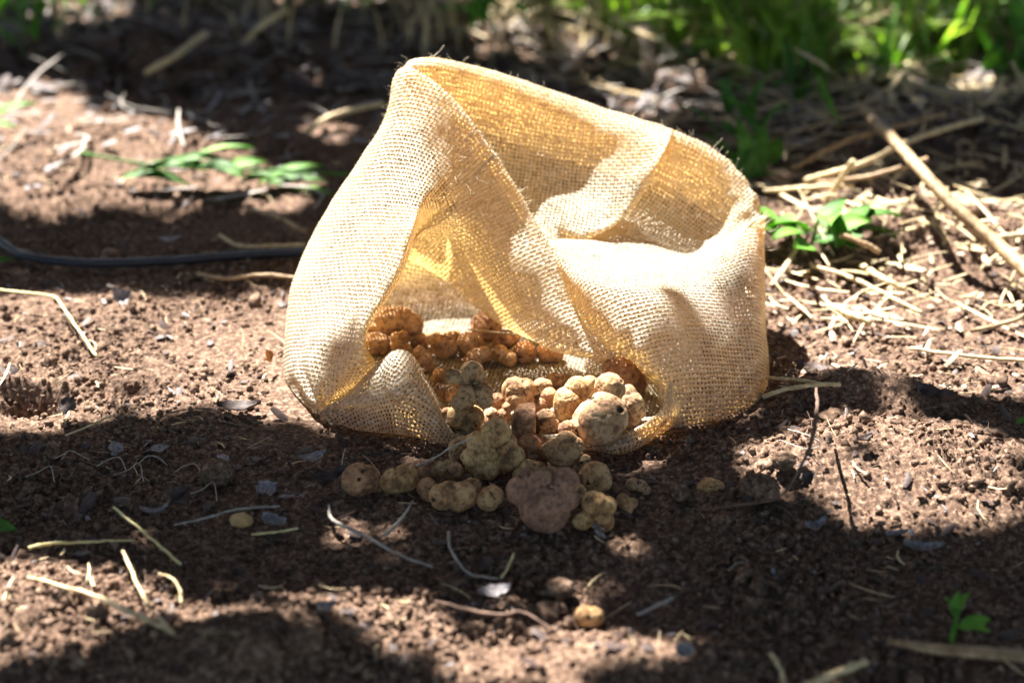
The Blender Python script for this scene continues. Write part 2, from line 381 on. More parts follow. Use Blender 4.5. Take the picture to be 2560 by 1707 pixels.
scatter_bits('dark_flakes', 1200, .005, .014, .006, mat_darkleaf, 'small dark leaf fragments scattered on the soil', 'leaf litter', lift=.0012, tilt=.4)
scatter_bits('wood_chips', 2600, .003, .02, .0042, mat_chip, 'pale wood chips and straw pieces right of the sack', 'wood chips', region=right, lift=.003, tilt=.35, thick=.3)
scatter_bits('straw_mat', 4500, .012, .075, .0028, mat_straw, 'messy mat of dry straw behind and right of the sack', 'straw', region=lambda x, y: (x > .17 + .05 * y) & (y > .02) & (y < .75), lift=.005, tilt=.22, thick=.4, curl=.35)
scatter_bits('dry_stems', 900, .05, .19, .004, mat_straw, 'tangled dry stems lying across the shaded ground at the back', 'dry stems', region=lambda x, y: (y > .38) & (x > -.05 + .5 * np.sin(x * 40) * .1), lift=.012, tilt=.25, thick=.4, curl=.9)
scatter_bits('thin_stems', 350, .04, .14, .003, mat_greystick, 'thin grey stems on the dark soil at the back', 'dry stems', region=lambda x, y: (y > .30), lift=.008, tilt=.2, thick=.4, curl=.8)
scatter_bits('leaf_litter', 4200, .012, .045, .014, mat_darkleaf, 'dense dark dead leaves covering the shaded ground at the back', 'leaf litter', region=lambda x, y: (y > .38) & ((y > .62) | (x > -.12)), lift=.004, tilt=.45, thick=.2, curl=.2)
scatter_bits('twig_litter', 1500, .02, .10, .0022, mat_greystick, 'dense thin twigs on the shaded ground at the back', 'twigs', region=lambda x, y: (y > .40) & ((y > .60) | (x > -.10)), lift=.007, tilt=.2, thick=.5, curl=.4)
scatter_bits('far_litter', 1100, .004, .04, .006, mat_greyleaf, 'pale and grey bark litter on the shaded soil behind', 'bark litter', region=lambda x, y: y > .32, lift=.005, tilt=.3, thick=.3)

# ------------------------------------------------------------------ tree above: its crown throws the dappled shade
LIT = [  # sun flecks on the ground, measured ellipses (x, y, rx, ry)
    (330, 800, 420, 118), (60, 820, 300, 140), (120, 350, 320, 90), (380, 390, 170, 45), (60, 250, 120, 40),
    (2080, 750, 420, 150), (2160, 540, 200, 34), (1880, 640, 160, 70), (2300, 850, 190, 60), (2330, 720, 150, 160), (1860, 750, 150, 100), (640, 425, 90, 24),
    (2040, 1030, 210, 34), (1870, 1060, 150, 36), (2130, 1155, 280, 54), (2330, 1080, 90, 24), (1790, 1110, 60, 30),
    (90, 1400, 220, 120), (700, 1455, 270, 62), (1000, 1385, 110, 25), (1300, 1515, 250, 66), (1560, 1540, 90, 40), (2100, 1500, 40, 14),
    (430, 1400, 50, 20), (1420, 1105, 34, 14), (20, 1240, 30, 12),
    (1180, 110, 60, 30), (1480, 250, 90, 22), (1110, 20, 100, 30), (2150, 0, 90, 25), (860, 10, 70, 20), (180, 20, 120, 22), (1480, 90, 40, 50), (1350, 130, 30, 30), (2250, 200, 40, 24), (1650, -10, 160, 50), (2000, 90, 70, 30), (1300, -10, 130, 30), (1830, 20, 90, 30), (2250, 50, 120, 34), (1560, 180, 50, 20), (700, -10, 90, 20), (2050, 180, 50, 18),
    (760, 320, 50, 22), (1850, 530, 120, 60)]
SACK_LIT = [(.0, -.05, .18, .10), (.08, -.03, .10, .1), (-.09, -.05, .1, .09), (.0, .06, .2, .06)]
SACK_DARK = []
for x_, y_, Y_, a_, b_ in [(1640, 905, -.125, .05, .02)]:
    q_ = P(x_, y_, Y_); SACK_DARK.append((q_[0] - SUN[0] / SUN[2] * q_[2], q_[1] - SUN[1] / SUN[2] * q_[2], a_, b_))
SACK_DARK2 = []; SACK_LIT2 = []
for x_, y_, Y_, a_, b_, L_ in [(1395, 930, -.145, .032, .022, SACK_LIT2), (1300, 900, -.12, .018, .012, SACK_LIT2)]:
    q_ = P(x_, y_, Y_); L_.append((q_[0] - SUN[0] / SUN[2] * q_[2], q_[1] - SUN[1] / SUN[2] * q_[2], a_, b_))
def lit(s):
    d = np.stack([s[:, 0] - CAM[0], s[:, 1] - CAM[1], -np.full(len(s), CAM[2])], 1)
    dep = d @ FWD; px = (d @ RIGHT / dep * FPX + 1280) / K; py = (853.5 - d @ UP / dep * FPX) / K
    r = np.zeros(len(s), bool); wob = 1 + .22 * vnoise(np.stack([s[:, 0] / .05, s[:, 1] / .04, s[:, 0] * 0], 1), 91)
    for (x, y, a, b) in LIT: r |= (((px - x) / a) ** 2 + ((py - y) / b) ** 2 < wob) & (dep > .1)
    for (x, y, a, b) in SACK_LIT: r |= ((s[:, 0] - x) / a) ** 2 + ((s[:, 1] - y) / b) ** 2 < 1
    for (x, y, a, b) in SACK_DARK + SACK_DARK2: r &= ~(((s[:, 0] - x) / a) ** 2 + ((s[:, 1] - y) / b) ** 2 < 1)
    for (x, y, a, b) in SACK_LIT2: r |= ((s[:, 0] - x) / a) ** 2 + ((s[:, 1] - y) / b) ** 2 < 1
    return r
nL = 48000
sx = rng.uniform(-1.25, 1.25, nL); sy = rng.uniform(-.75, 1.9, nL); hh = rng.uniform(1.05, 1.5, nL)
small = rng.uniform(0, 1, nL) < .6
LL = np.where(small, rng.uniform(.022, .04, nL), rng.uniform(.05, .08, nL)); an = rng.uniform(0, 6.283, nL)
S = np.stack([sx, sy, 0 * sx], 1)
dl = np.stack([np.cos(an), np.sin(an), 0 * an], 1); dw = np.stack([-np.sin(an), np.cos(an), 0 * an], 1)
ok = ~lit(S)
for f in (-.5, .5): ok &= ~lit(S + dl * (LL * f)[:, None])
for f in (-.25, .25): ok &= ~lit(S + dw * (LL * f)[:, None])
S, hh, LL, dl, dw = S[ok], hh[ok], LL[ok], dl[ok], dw[ok]; n = len(S)
cen = S + SUN[None] * (hh / SUN[2])[:, None]
# unseen outer crown, widened to cut the skylight over the patch in view
m_ = 34000; ox = rng.uniform(-3.2, 3.2, m_); oy = rng.uniform(-2.4, 4.2, m_); k_ = (np.abs(ox) > 1.2) | (oy < -.7) | (oy > 1.85)
ox, oy = ox[k_], oy[k_]; m_ = len(ox); oa = rng.uniform(0, 6.283, m_)
cen = np.vstack([cen, np.stack([ox, oy, 0 * ox], 1) + SUN[None] * (rng.uniform(1.05, 1.6, m_) / SUN[2])[:, None]]); LL = np.r_[LL, rng.uniform(.09, .15, m_)]
dl = np.vstack([dl, np.stack([np.cos(oa), np.sin(oa), 0 * oa], 1)]); dw = np.vstack([dw, np.stack([-np.sin(oa), np.cos(oa), 0 * oa], 1)]); n = len(cen)
tl = rng.normal(0, .25, (n, 2))
dl = dl + np.array([0, 0, 1.0]) * tl[:, :1]; dw = dw + np.array([0, 0, 1.0]) * tl[:, 1:]
prof = [(-.5, 0), (-.2, .26), (.15, .24), (.5, 0), (.15, -.24), (-.2, -.26)]
V = np.stack([cen + dl * (LL * a)[:, None] + dw * (LL * b)[:, None] for a, b in prof], 1)
F = np.array([[0, 1, 5, 5], [1, 2, 4, 5], [2, 3, 4, 4]])
F4 = (np.array([[1, 2, 4, 5]])[None] + (np.arange(n) * 6)[:, None, None]).reshape(-1, 4)
F3 = (np.array([[0, 1, 5], [2, 3, 4]])[None] + (np.arange(n) * 6)[:, None, None]).reshape(-1, 3)
tri = np.vstack([F3, F4[:, [0, 1, 2]], F4[:, [0, 2, 3]]])
def sky_screen():  # unseen ring of leaf cards, added to block low skylight and deepen shade
    r = np.random.default_rng(12); m = 15000; a = r.uniform(0, 6.283, m); R = r.normal(5.2, .45, m); z = r.uniform(0, 1, m) ** .8 * (3.2 + .5 * np.sin(a * 9) + .3 * np.sin(a * 23)); L_ = r.uniform(.12, .26, m)
    c = np.stack([R * np.cos(a), .6 + R * np.sin(a), z], 1); t = r.normal(0, 1, (m, 3)); t /= np.linalg.norm(t, axis=1)[:, None]; b = np.cross(t, r.normal(0, 1, (m, 3))); b /= np.linalg.norm(b, axis=1)[:, None]
    Vh = np.stack([c + t * (L_ * q0)[:, None] + b * (L_ * q1 * 1.3)[:, None] for q0, q1 in prof], 1).reshape(-1, 3)
    f3 = (np.array([[0, 1, 5], [2, 3, 4], [1, 2, 4], [1, 4, 5]])[None] + (np.arange(m) * 6)[:, None, None]).reshape(-1, 3)
    o = link(mesh_np('sky_screen', Vh, f3), 'sky_screen', mat_crown, smooth=False); tag(o, 'unseen ring of leaves added round the plot to block skylight', 'sky_screen', None, 'stuff')
sky_screen()
tree = empty('shade_tree', (-2.1, 2.2, 0)); tag(tree, 'tree outside the picture whose leafy boughs shade the soil', 'tree')
crown = link(mesh_np('crown', V.reshape(-1, 3), tri), 'crown', mat_crown, smooth=False); attach(crown, tree); crown['kind'] = 'stuff'
V, F = tube([(-2.1, 2.2, -.1), (-2.05, 2.2, .6), (-1.9, 2.15, 1.3), (-1.2, 1.9, 1.75)], [.14, .11, .09, .05], 12); attach(link(mesh_py('trunk', V, F), 'trunk', mat_bark), tree)
for pts, r in (([(-1.95, 2.15, 1.2), (-1.4, 1.2, 1.7), (-.6, .6, 1.65)], [.06, .03, .01]), ([(-1.3, 1.95, 1.7), (-.3, 2.0, 1.8), (.5, 1.9, 1.7)], [.05, .03, .01])):
    V, F = tube(pts, r, 8); attach(link(mesh_py('limb', V, F), 'limb', mat_bark), tree)

# ------------------------------------------------------------------ the sack
PITCHW = .0028                          # yarn spacing
def loft(cols, nu, nv, wts=None):
    cs = np.stack([resample(c, nv) for c in cols]); d = np.linalg.norm(np.diff(cs, axis=0), axis=2).mean(1)
    s = np.r_[0, np.cumsum(d)]; t = np.interp(np.linspace(0, s[-1], nu), s, np.arange(len(cols)))
    return crom(cs, t)
def relax(G, U, iters):
    nu, nv, _ = G.shape
    def ln(a, b): return np.linalg.norm(a - b, axis=-1)
    al, lo, hi = slice(None), slice(None, -1), slice(1, None)
    sets = [((hi, al), (lo, al)), ((al, hi), (al, lo)), ((hi, hi), (lo, lo)), ((hi, lo), (lo, hi))]
    sets = [(a, b, ln(G[a], G[b])) for a, b in sets]
    for it in range(iters):
        acc = np.zeros_like(U); cnt = np.zeros((nu, nv, 1))
        for a, b, rest in sets:
            d = U[a] - U[b]; l = np.linalg.norm(d, axis=-1) + 1e-9; c = (d * ((l - rest) / l)[..., None]) * .5
            acc[a] -= c; acc[b] += c; cnt[a] += 1; cnt[b] += 1
        U += acc / cnt * 1.7
    return U
def upsample(U, nu, nv):
    a = np.linspace(0, U.shape[0] - 1, nu); b = np.linspace(0, U.shape[1] - 1, nv)
    i = np.clip(a.astype(int), 0, U.shape[0] - 2); j = np.clip(b.astype(int), 0, U.shape[1] - 2); f = (a - i)[:, None, None]; g_ = (b - j)[None, :, None]
    return (U[i][:, j] * (1 - f) + U[i + 1][:, j] * f) * (1 - g_) + (U[i][:, j + 1] * (1 - f) + U[i + 1][:, j + 1] * f) * g_
def flat_uv(G):                         # relax the sheet into the plane so the yarns keep their spacing
    nu, nv, _ = G.shape; U = None
    for div in (12, 6, 3, 1):
        a, b = max(4, nu // div), max(4, nv // div); Gc = upsample(G, a, b)
        if U is None:
            U = np.zeros((a, b, 2)); m = b // 2; U[1:, :, 0] = np.cumsum(np.linalg.norm(Gc[1:, m] - Gc[:-1, m], axis=-1))[:, None]
            U[:, 1:, 1] = np.cumsum(np.linalg.norm(Gc[:, 1:] - Gc[:, :-1], axis=-1), 1)
        else: U = upsample(U, a, b)
        U = relax(Gc, U, {12: 1500, 6: 500, 3: 200, 1: 50}[div])
    return U
sheets = []
def sheet(cols, nu, nv, wr=.0012, seed=0):
    G = loft(cols, nu, nv); p = G.reshape(-1, 3)
    N = np.cross(np.gradient(G, axis=0), np.gradient(G, axis=1)); N /= np.linalg.norm(N, axis=2)[..., None] + 1e-9
    w_ = (fbm(p / .035, 70 + seed, 3) * wr + vnoise(p / .009, 80 + seed) * wr * .22).reshape(nu, nv, 1)
    ck = P(742, 938, -.122); dd = p - ck; rr_ = np.linalg.norm(dd, axis=1); an_ = np.arctan2(dd[:, 2] + .35 * dd[:, 1], dd[:, 0])
    w_ = w_ + (np.cos(an_ * 9 + 3 * vnoise(p / .03, 3)) * .0022 * np.minimum(rr_ / .012, 1) * np.exp(-(rr_ / .042) ** 2)).reshape(nu, nv, 1) * (seed in (3, 5))
    cv = P(1405, 815, -.09); dd = p - cv; rr_ = np.linalg.norm(dd, axis=1); an_ = np.arctan2(dd[:, 2], dd[:, 0])
    w_ = w_ + (np.cos(an_ * 10 + 2) * .0011 * np.minimum(rr_ / .012, 1) * np.exp(-(rr_ / .05) ** 2)).reshape(nu, nv, 1) * (seed in (3, 4))
    G = G + N * w_
    G[..., 2] = np.maximum(G[..., 2], .0012)
    sheets.append((G, flat_uv(G))); return G
def rim(T, down=.035, back=(0, .010, 0), r=.006):   # the rolled hem: starts behind, comes over the top
    T = np.asarray(T); b = np.array(back, float); bn = b / np.linalg.norm(b)
    return [T + b * .6 - [0, 0, down], T + bn * r * 1.6 - [0, 0, r * 2.2], T + bn * r * .9 - [0, 0, r * .35], T]
p_ = lambda L: [P(*q) for q in L]

# back wall seen from inside (left panel), its lower edge folds back under itself
def bw(top, pts, down=.05): return rim(P(*top), down, (0, .014, 0)) + p_(pts)
left_panel = [
    bw((918, 160, .045), [(925, 185, .040), (950, 250, .045), (1000, 360, .045), (1040, 450, .03), (1060, 520, .02)]),
    bw((945, 141, .058), [(955, 165, .05), (1000, 260, .055), (1060, 400, .05), (1110, 510, .03), (1140, 570, .015)]),
    bw((1010, 136, .072), [(1020, 165, .064), (1060, 260, .066), (1110, 400, .055), (1160, 510, .03), (1185, 575, .012)]),
    bw((1110, 158, .085), [(1112, 192, .076), (1130, 280, .074), (1160, 400, .058), (1200, 500, .03), (1225, 565, .01)]),
    bw((1210, 192, .09), [(1208, 228, .08), (1212, 300, .075), (1225, 400, .058), (1250, 490, .03), (1268, 552, .008)]),
    bw((1330, 232, .09), [(1320, 270, .079), (1310, 340, .072), (1310, 430, .052), (1330, 500, .025), (1335, 547, .012), (1320, 552, .03)]),
    bw((1440, 266, .083), [(1425, 302, .07), (1410, 360, .062), (1400, 440, .045), (1395, 500, .025), (1392, 528, .015), (1365, 535, .035)]),
    bw((1510, 286, .075), [(1495, 325, .060), (1475, 380, .05), (1455, 440, .04), (1440, 485, .03), (1435, 500, .03), (1400, 505, .05)]),
    bw((1545, 300, .068), [(1532, 335, .052), (1512, 370, .044), (1490, 420, .042), (1468, 462, .042), (1455, 470, .045), (1420, 470, .06)]),
]
sheet(left_panel, 110, 120, .0013, 1)
right_pocket = [
    bw((1515, 292, .074), [(1518, 340, .065), (1480, 420, .065), (1400, 500, .06), (1320, 540, .03), (1262, 553, .0), (1262, 575, -.02)]),
    bw((1560, 306, .068), [(1560, 345, .06), (1530, 430, .062), (1470, 505, .05), (1400, 545, .02), (1320, 565, -.012), (1300, 588, -.03)]),
    bw((1620, 334, .066), [(1612, 375, .058), (1580, 460, .058), (1530, 530, .04), (1460, 570, .01), (1400, 585, -.015), (1392, 604, -.032)]),
    bw((1670, 370, .06), [(1655, 410, .052), (1625, 480, .05), (1590, 540, .035), (1540, 582, .01), (1490, 600, -.012), (1485, 615, -.032)]),
    bw((1710, 410, .052), [(1688, 445, .044), (1660, 500, .04), (1635, 545, .028), (1600, 580, .008), (1570, 600, -.01), (1563, 617, -.03)]),
    bw((1738, 452, .042), [(1712, 480, .032), (1695, 510, .028), (1670, 545, .02), (1655, 565, .006), (1645, 580, -.006), (1643, 594, -.022)]),
    bw((1755, 500, .028), [(1730, 510, .02), (1720, 520, .018), (1710, 530, .014), (1704, 538, .008), (1700, 542, .002), (1702, 548, -.006)]),
]
sheet(right_pocket, 90, 100, .0010, 2)

# the outside of the left half: column, arch and the flap that sinks into the mouth
F1 = [(918, 160, .045), (940, 160, .038), (962, 172, .030), (1005, 200, .022), (1052, 246, .014), (1092, 296, .006), (1135, 358, -.001), (1176, 424, -.009), (1216, 492, -.018), (1250, 548, -.028), (1285, 612, -.042), (1326, 700, -.058), (1370, 775, -.074), (1418, 812, -.088)]
def f1(i, rest, r=.005): return rim(P(*F1[i]), .02, (.003, .012, 0), r) + p_(rest)
mound_cols = [
    f1(0, [(910, 230, .055), (875, 330, .045), (795, 470, .042), (730, 590, .032), (698, 700, .018), (682, 790, .003), (688, 855, -.012)]),
    f1(0, [(903, 190, .042), (893, 250, .035), (868, 305, .03), (800, 400, .025), (738, 500, .015), (692, 590, .0), (668, 660, -.015), (655, 760, -.03), (650, 850, -.048), (665, 905, -.066)]),
    f1(1, [(925, 200, .032), (915, 270, .018), (895, 330, .005), (845, 420, -.005), (785, 510, -.015), (735, 610, -.03), (705, 700, -.05), (690, 790, -.073), (692, 860, -.095), (718, 925, -.115), (730, 945, -.116)]),
    f1(2, [(950, 220, .022), (945, 300, .002), (920, 370, -.012), (880, 440, -.025), (835, 520, -.04), (790, 610, -.058), (760, 700, -.08), (742, 780, -.104), (740, 850, -.122), (746, 905, -.128), (756, 930, -.119)]),
    f1(3, [(990, 250, .010), (975, 320, -.006), (940, 400, -.025), (900, 480, -.045), (860, 560, -.062), (825, 640, -.08), (800, 730, -.10), (785, 800, -.122), (790, 850, -.131), (802, 880, -.128), (812, 892, -.116)]),
    f1(4, [(1030, 290, .004), (1005, 350, -.010), (975, 410, -.030), (945, 470, -.05), (912, 550, -.072), (875, 640, -.092), (840, 720, -.110), (824, 775, -.120), (830, 820, -.127), (845, 846, -.122), (855, 855, -.108)]),
    f1(5, [(1065, 335, .0), (1030, 385, -.014), (1000, 425, -.030), (970, 468, -.048), (948, 525, -.070), (922, 610, -.090), (880, 690, -.106), (846, 745, -.112), (838, 790, -.112), (862, 830, -.10)]),
    f1(5, [(1070, 340, .0), (1040, 395, -.014), (1012, 435, -.028), (985, 470, -.040), (960, 520, -.052), (930, 615, -.070), (886, 695, -.088), (848, 750, -.095), (838, 792, -.092), (850, 835, -.08)]),
    f1(6, [(1100, 390, -.006), (1070, 425, -.016), (1035, 455, -.026), (1002, 482, -.030), (960, 530, -.022), (915, 610, -.03), (865, 690, -.04), (828, 750, -.045), (820, 780, -.05)]),
    f1(6, [(1105, 395, -.006), (1082, 432, -.016), (1055, 468, -.025), (1022, 495, -.030), (975, 530, -.024), (938, 560, -.004), (912, 600, .01)]),
    f1(7, [(1150, 450, -.014), (1125, 485, -.024), (1090, 520, -.028), (1045, 556, -.018), (1000, 585, -.004), (960, 590, .004), (935, 596, .012)]),
    f1(8, [(1190, 515, -.024), (1160, 550, -.032), (1125, 590, -.034), (1090, 625, -.024), (1060, 648, -.012), (1040, 655, -.006), (1041, 652, .002)]),
    f1(9, [(1225, 570, -.036), (1205, 605, -.045), (1180, 650, -.048), (1155, 690, -.040), (1130, 715, -.030), (1112, 720, -.024), (1114, 715, -.015)]),
    f1(10, [(1268, 640, -.050), (1250, 675, -.057), (1230, 715, -.060), (1212, 745, -.055), (1195, 762, -.047), (1182, 764, -.04), (1184, 758, -.03)]),
    f1(11, [(1312, 725, -.066), (1300, 750, -.072), (1288, 775, -.073), (1275, 795, -.068), (1265, 802, -.06), (1275, 785, -.04)]),
    f1(12, [(1362, 790, -.080), (1355, 803, -.083), (1348, 814, -.081), (1340, 820, -.074), (1345, 805, -.055)]),
    f1(13, [(1415, 822, -.090), (1410, 828, -.088), (1402, 830, -.082), (1405, 815, -.065)]),
]
sheet(mound_cols, 230, 190, .0016, 3)

# right bulge: the front wall right of the valley, from its rim down to the ground
def fr(top, pts): return rim(P(*top), .02, (0, .010, 0), .004) + p_(pts)
right_cols = [
    fr((1262, 556, -.026), [(1285, 620, -.045), (1325, 705, -.062), (1372, 778, -.078), (1415, 810, -.088), (1440, 822, -.085)]),
    fr((1290, 570, -.03), [(1312, 630, -.058), (1350, 700, -.078), (1392, 760, -.092), (1430, 800, -.098), (1462, 830, -.097), (1470, 850, -.085)]),
    fr((1335, 588, -.033), [(1350, 640, -.070), (1385, 710, -.090), (1425, 775, -.104), (1468, 822, -.110), (1502, 862, -.112), (1508, 890, -.095)]),
    fr((1400, 604, -.035), [(1415, 655, -.078), (1445, 730, -.100), (1480, 800, -.115), (1512, 855, -.121), (1532, 900, -.124), (1531, 935, -.128), (1515, 955, -.125)]),
    fr((1485, 612, -.036), [(1500, 665, -.080), (1525, 745, -.104), (1550, 830, -.120), (1560, 900, -.128), (1556, 950, -.133), (1545, 984, -.136)]),
    fr((1563, 614, -.034), [(1585, 670, -.072), (1605, 760, -.098), (1625, 850, -.115), (1632, 920, -.124), (1628, 968, -.126)]),
    fr((1643, 591, -.026), [(1665, 660, -.056), (1682, 760, -.082), (1695, 860, -.1), (1698, 920, -.11), (1694, 950, -.114)]),
    fr((1702, 545, -.010), [(1718, 610, -.036), (1730, 710, -.062), (1737, 810, -.083), (1740, 890, -.094), (1736, 930, -.1)]),
    fr((1738, 515, .006), [(1749, 580, -.010), (1752, 680, -.035), (1757, 780, -.055), (1762, 860, -.068), (1757, 912, -.078)]),
    fr((1756, 505, .02), [(1756, 560, .015), (1757, 660, -.005), (1760, 760, -.022), (1764, 850, -.035), (1762, 890, -.045)]),
    fr((1755, 500, .03), [(1750, 560, .045), (1748, 660, .035), (1750, 760, .02), (1752, 830, .01), (1752, 860, .0)]),
]
sheet(right_cols, 130, 120, .0013, 4)

# small bottom left fold in front of the column
def df(top, pts): return [P(top[0] + 22, top[1] + 75, top[2] + .014), P(top[0] + 14, top[1] + 22, top[2] + .012)] + p_([top] + pts)
fold_cols = [
    [P(740, 905, -.108), P(736, 915, -.11), P(733, 925, -.115), P(730, 940, -.12), P(735, 955, -.124), P(745, 972, -.126)],
    df((770, 922, -.119), [(768, 935, -.128), (772, 952, -.131), (780, 978, -.134)]),
    df((815, 884, -.120), [(812, 905, -.133), (814, 945, -.138), (820, 986, -.139)]),
    df((862, 836, -.120), [(862, 862, -.136), (864, 925, -.145), (872, 994, -.145)]),
    df((903, 803, -.120), [(908, 840, -.142), (915, 920, -.155), (928, 1000, -.149)]),
    df((944, 812, -.122), [(950, 860, -.146), (962, 930, -.155), (975, 1010, -.153)]),
    df((972, 860, -.128), [(982, 900, -.146), (995, 960, -.155), (1008, 1018, -.157)]),
    df((998, 905, -.134), [(1008, 935, -.148), (1020, 980, -.156), (1030, 1022, -.158)]),
    df((1020, 960, -.142), [(1028, 980, -.151), (1038, 1003, -.157), (1045, 1027, -.16)]),
    [P(1062, 1030, -.150), P(1050, 1005, -.150), P(1045, 1000, -.154), P(1048, 1010, -.158), P(1052, 1020, -.16), P(1058, 1030, -.161)],
]
sheet(fold_cols, 90, 60, .0012, 5)

# lower inside wall and the floor of the mouth, out to the front lip
def G0(x, y, z=.003): return Z(x, y, z)
floor_cols = [
    [P(790, 560, .06), P(790, 680, .045), P(800, 790, .0), G0(830, 850), G0(900, 920), G0(990, 975), G0(1040, 1010), G0(1052, 1024)],
    [P(880, 480, .075), P(890, 640, .062), P(900, 740, .035), G0(925, 800), G0(960, 870), G0(1030, 940), G0(1080, 1000), G0(1095, 1022)],
    [P(1000, 480, .078), P(1010, 640, .066), P(1012, 715, .045), G0(1020, 775), G0(1045, 850), G0(1090, 930), G0(1140, 995), G0(1150, 1020)],
    [P(1130, 520, .072), P(1140, 680, .055), P(1145, 735, .035), G0(1155, 785), G0(1165, 850), G0(1190, 930), G0(1215, 985), G0(1222, 1012)],
    [P(1260, 560, .055), P(1270, 700, .04), P(1275, 760, .02), G0(1285, 810), G0(1295, 870), G0(1305, 930), G0(1310, 985), G0(1310, 1012)],
    [P(1390, 600, .03), P(1395, 720, .02), P(1400, 780, .0), G0(1405, 830), G0(1415, 880), G0(1415, 940), G0(1405, 990), G0(1400, 1020, .006)],
    [P(1500, 640, .01), P(1510, 740, .0), P(1515, 800, -.02), G0(1515, 850), G0(1515, 890), G0(1500, 940, .006), G0(1475, 985, .010), G0(1465, 1008, .009)],
    [P(1600, 680, .0), P(1610, 780, -.02), P(1610, 830, -.04), G0(1600, 880), G0(1580, 915), G0(1560, 940, .012), G0(1535, 955, .018), G0(1525, 975, .014)],
]
sheet(floor_cols, 150, 150, .0009, 6)
# the lip: hem that turns down to the soil in front
def lipc(a, b, z): A = Z(a[0], a[1], z); return [A + np.array([0, .012, -.002 - z * .4]), A + np.array([0, .004, -.0003]), A, (A + Z(b[0], b[1], .001)) / 2 + np.array([0, -.003, .001]), Z(b[0], b[1], .0005)]
lip_cols = [lipc((1045, 1002), (1048, 1026), .006), lipc((1150, 1004), (1150, 1026), .006), lipc((1240, 1002), (1240, 1024), .006), lipc((1310, 1004), (1310, 1030), .007),
            lipc((1370, 1006), (1370, 1038), .008), lipc((1430, 1000), (1432, 1045), .012), lipc((1480, 978), (1488, 1020), .018), lipc((1515, 952), (1530, 992), .024), lipc((1532, 915), (1556, 978), .033), lipc((1540, 880), (1575, 972), .042)]
sheet(lip_cols, 120, 24, .0006, 7)

sack = empty('burlap_sack', (0, -.05, 0)); tag(sack, 'pale burlap sack lying open on the soil with truffles spilling from its mouth', 'sack')
Vs, Fs, Us = [], [], []; base = 0
for k, (G, U) in enumerate(sheets):
    nu, nv, _ = G.shape; Vs.append(G.reshape(-1, 3)); Fs.append(grid_faces(nu, nv) + base); Us.append((U / PITCHW + 100 * k + 500.37).reshape(-1, 2)); base += nu * nv
V = np.vstack(Vs); F = np.vstack(Fs); U = np.vstack(Us)
me = mesh_np('burlap_cloth', V, F); uvl = me.uv_layers.new(name='UVMap')
li = np.empty(len(me.loops), np.int32); me.loops.foreach_get('vertex_index', li); uvl.data.foreach_set('uv', U[li].astype(np.float32).ravel())
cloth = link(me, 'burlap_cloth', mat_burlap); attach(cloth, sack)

# stray jute fibres along rims and folds
def fibres():
    Vv, Ff = [], []; b = 0; r = np.random.default_rng(5)
    def strand(p, d, L, rad):
        nonlocal b
        d = d / np.linalg.norm(d); q = [p]; k = 5; cur = r.normal(0, .55, 3)
        for i in range(k): d = d + cur * .55 + r.normal(0, .22, 3); d /= np.linalg.norm(d); q.append(q[-1] + d * L / k)
        v, f = tube(np.array(q), [rad, rad * .5], 3, 8)
        Vv.append(v); Ff.extend([tuple(i + b for i in ff) for ff in f]); b += len(v)
    for k, (G, U) in enumerate(sheets):
        nu, nv, _ = G.shape; N = np.cross(np.gradient(G, axis=0), np.gradient(G, axis=1)); N /= np.linalg.norm(N, axis=2)[..., None] + 1e-9
        cnt = [620, 420, 900, 520, 200, 90, 160][k]
        for _ in range(cnt):
            i = r.integers(1, nu - 1); hem = r.uniform() < .65; j = int(r.integers(1, nv - 1)) if not hem else int(nv * r.uniform(.10, .30)) if k < 4 else int(r.integers(1, nv - 1))
            nn = N[i, j] * (1 if r.uniform() < .5 else -1); strand(G[i, j], nn + r.normal(0, .6, 3), r.uniform(.002, .0075) * (2.4 if r.uniform() < .06 else 1), r.uniform(.00010, .00019))
    return mesh_py('loose_fibres', np.vstack(Vv), Ff)
fo = link(fibres(), 'loose_fibres', mat_fibre); attach(fo, sack); fo['kind'] = 'stuff'

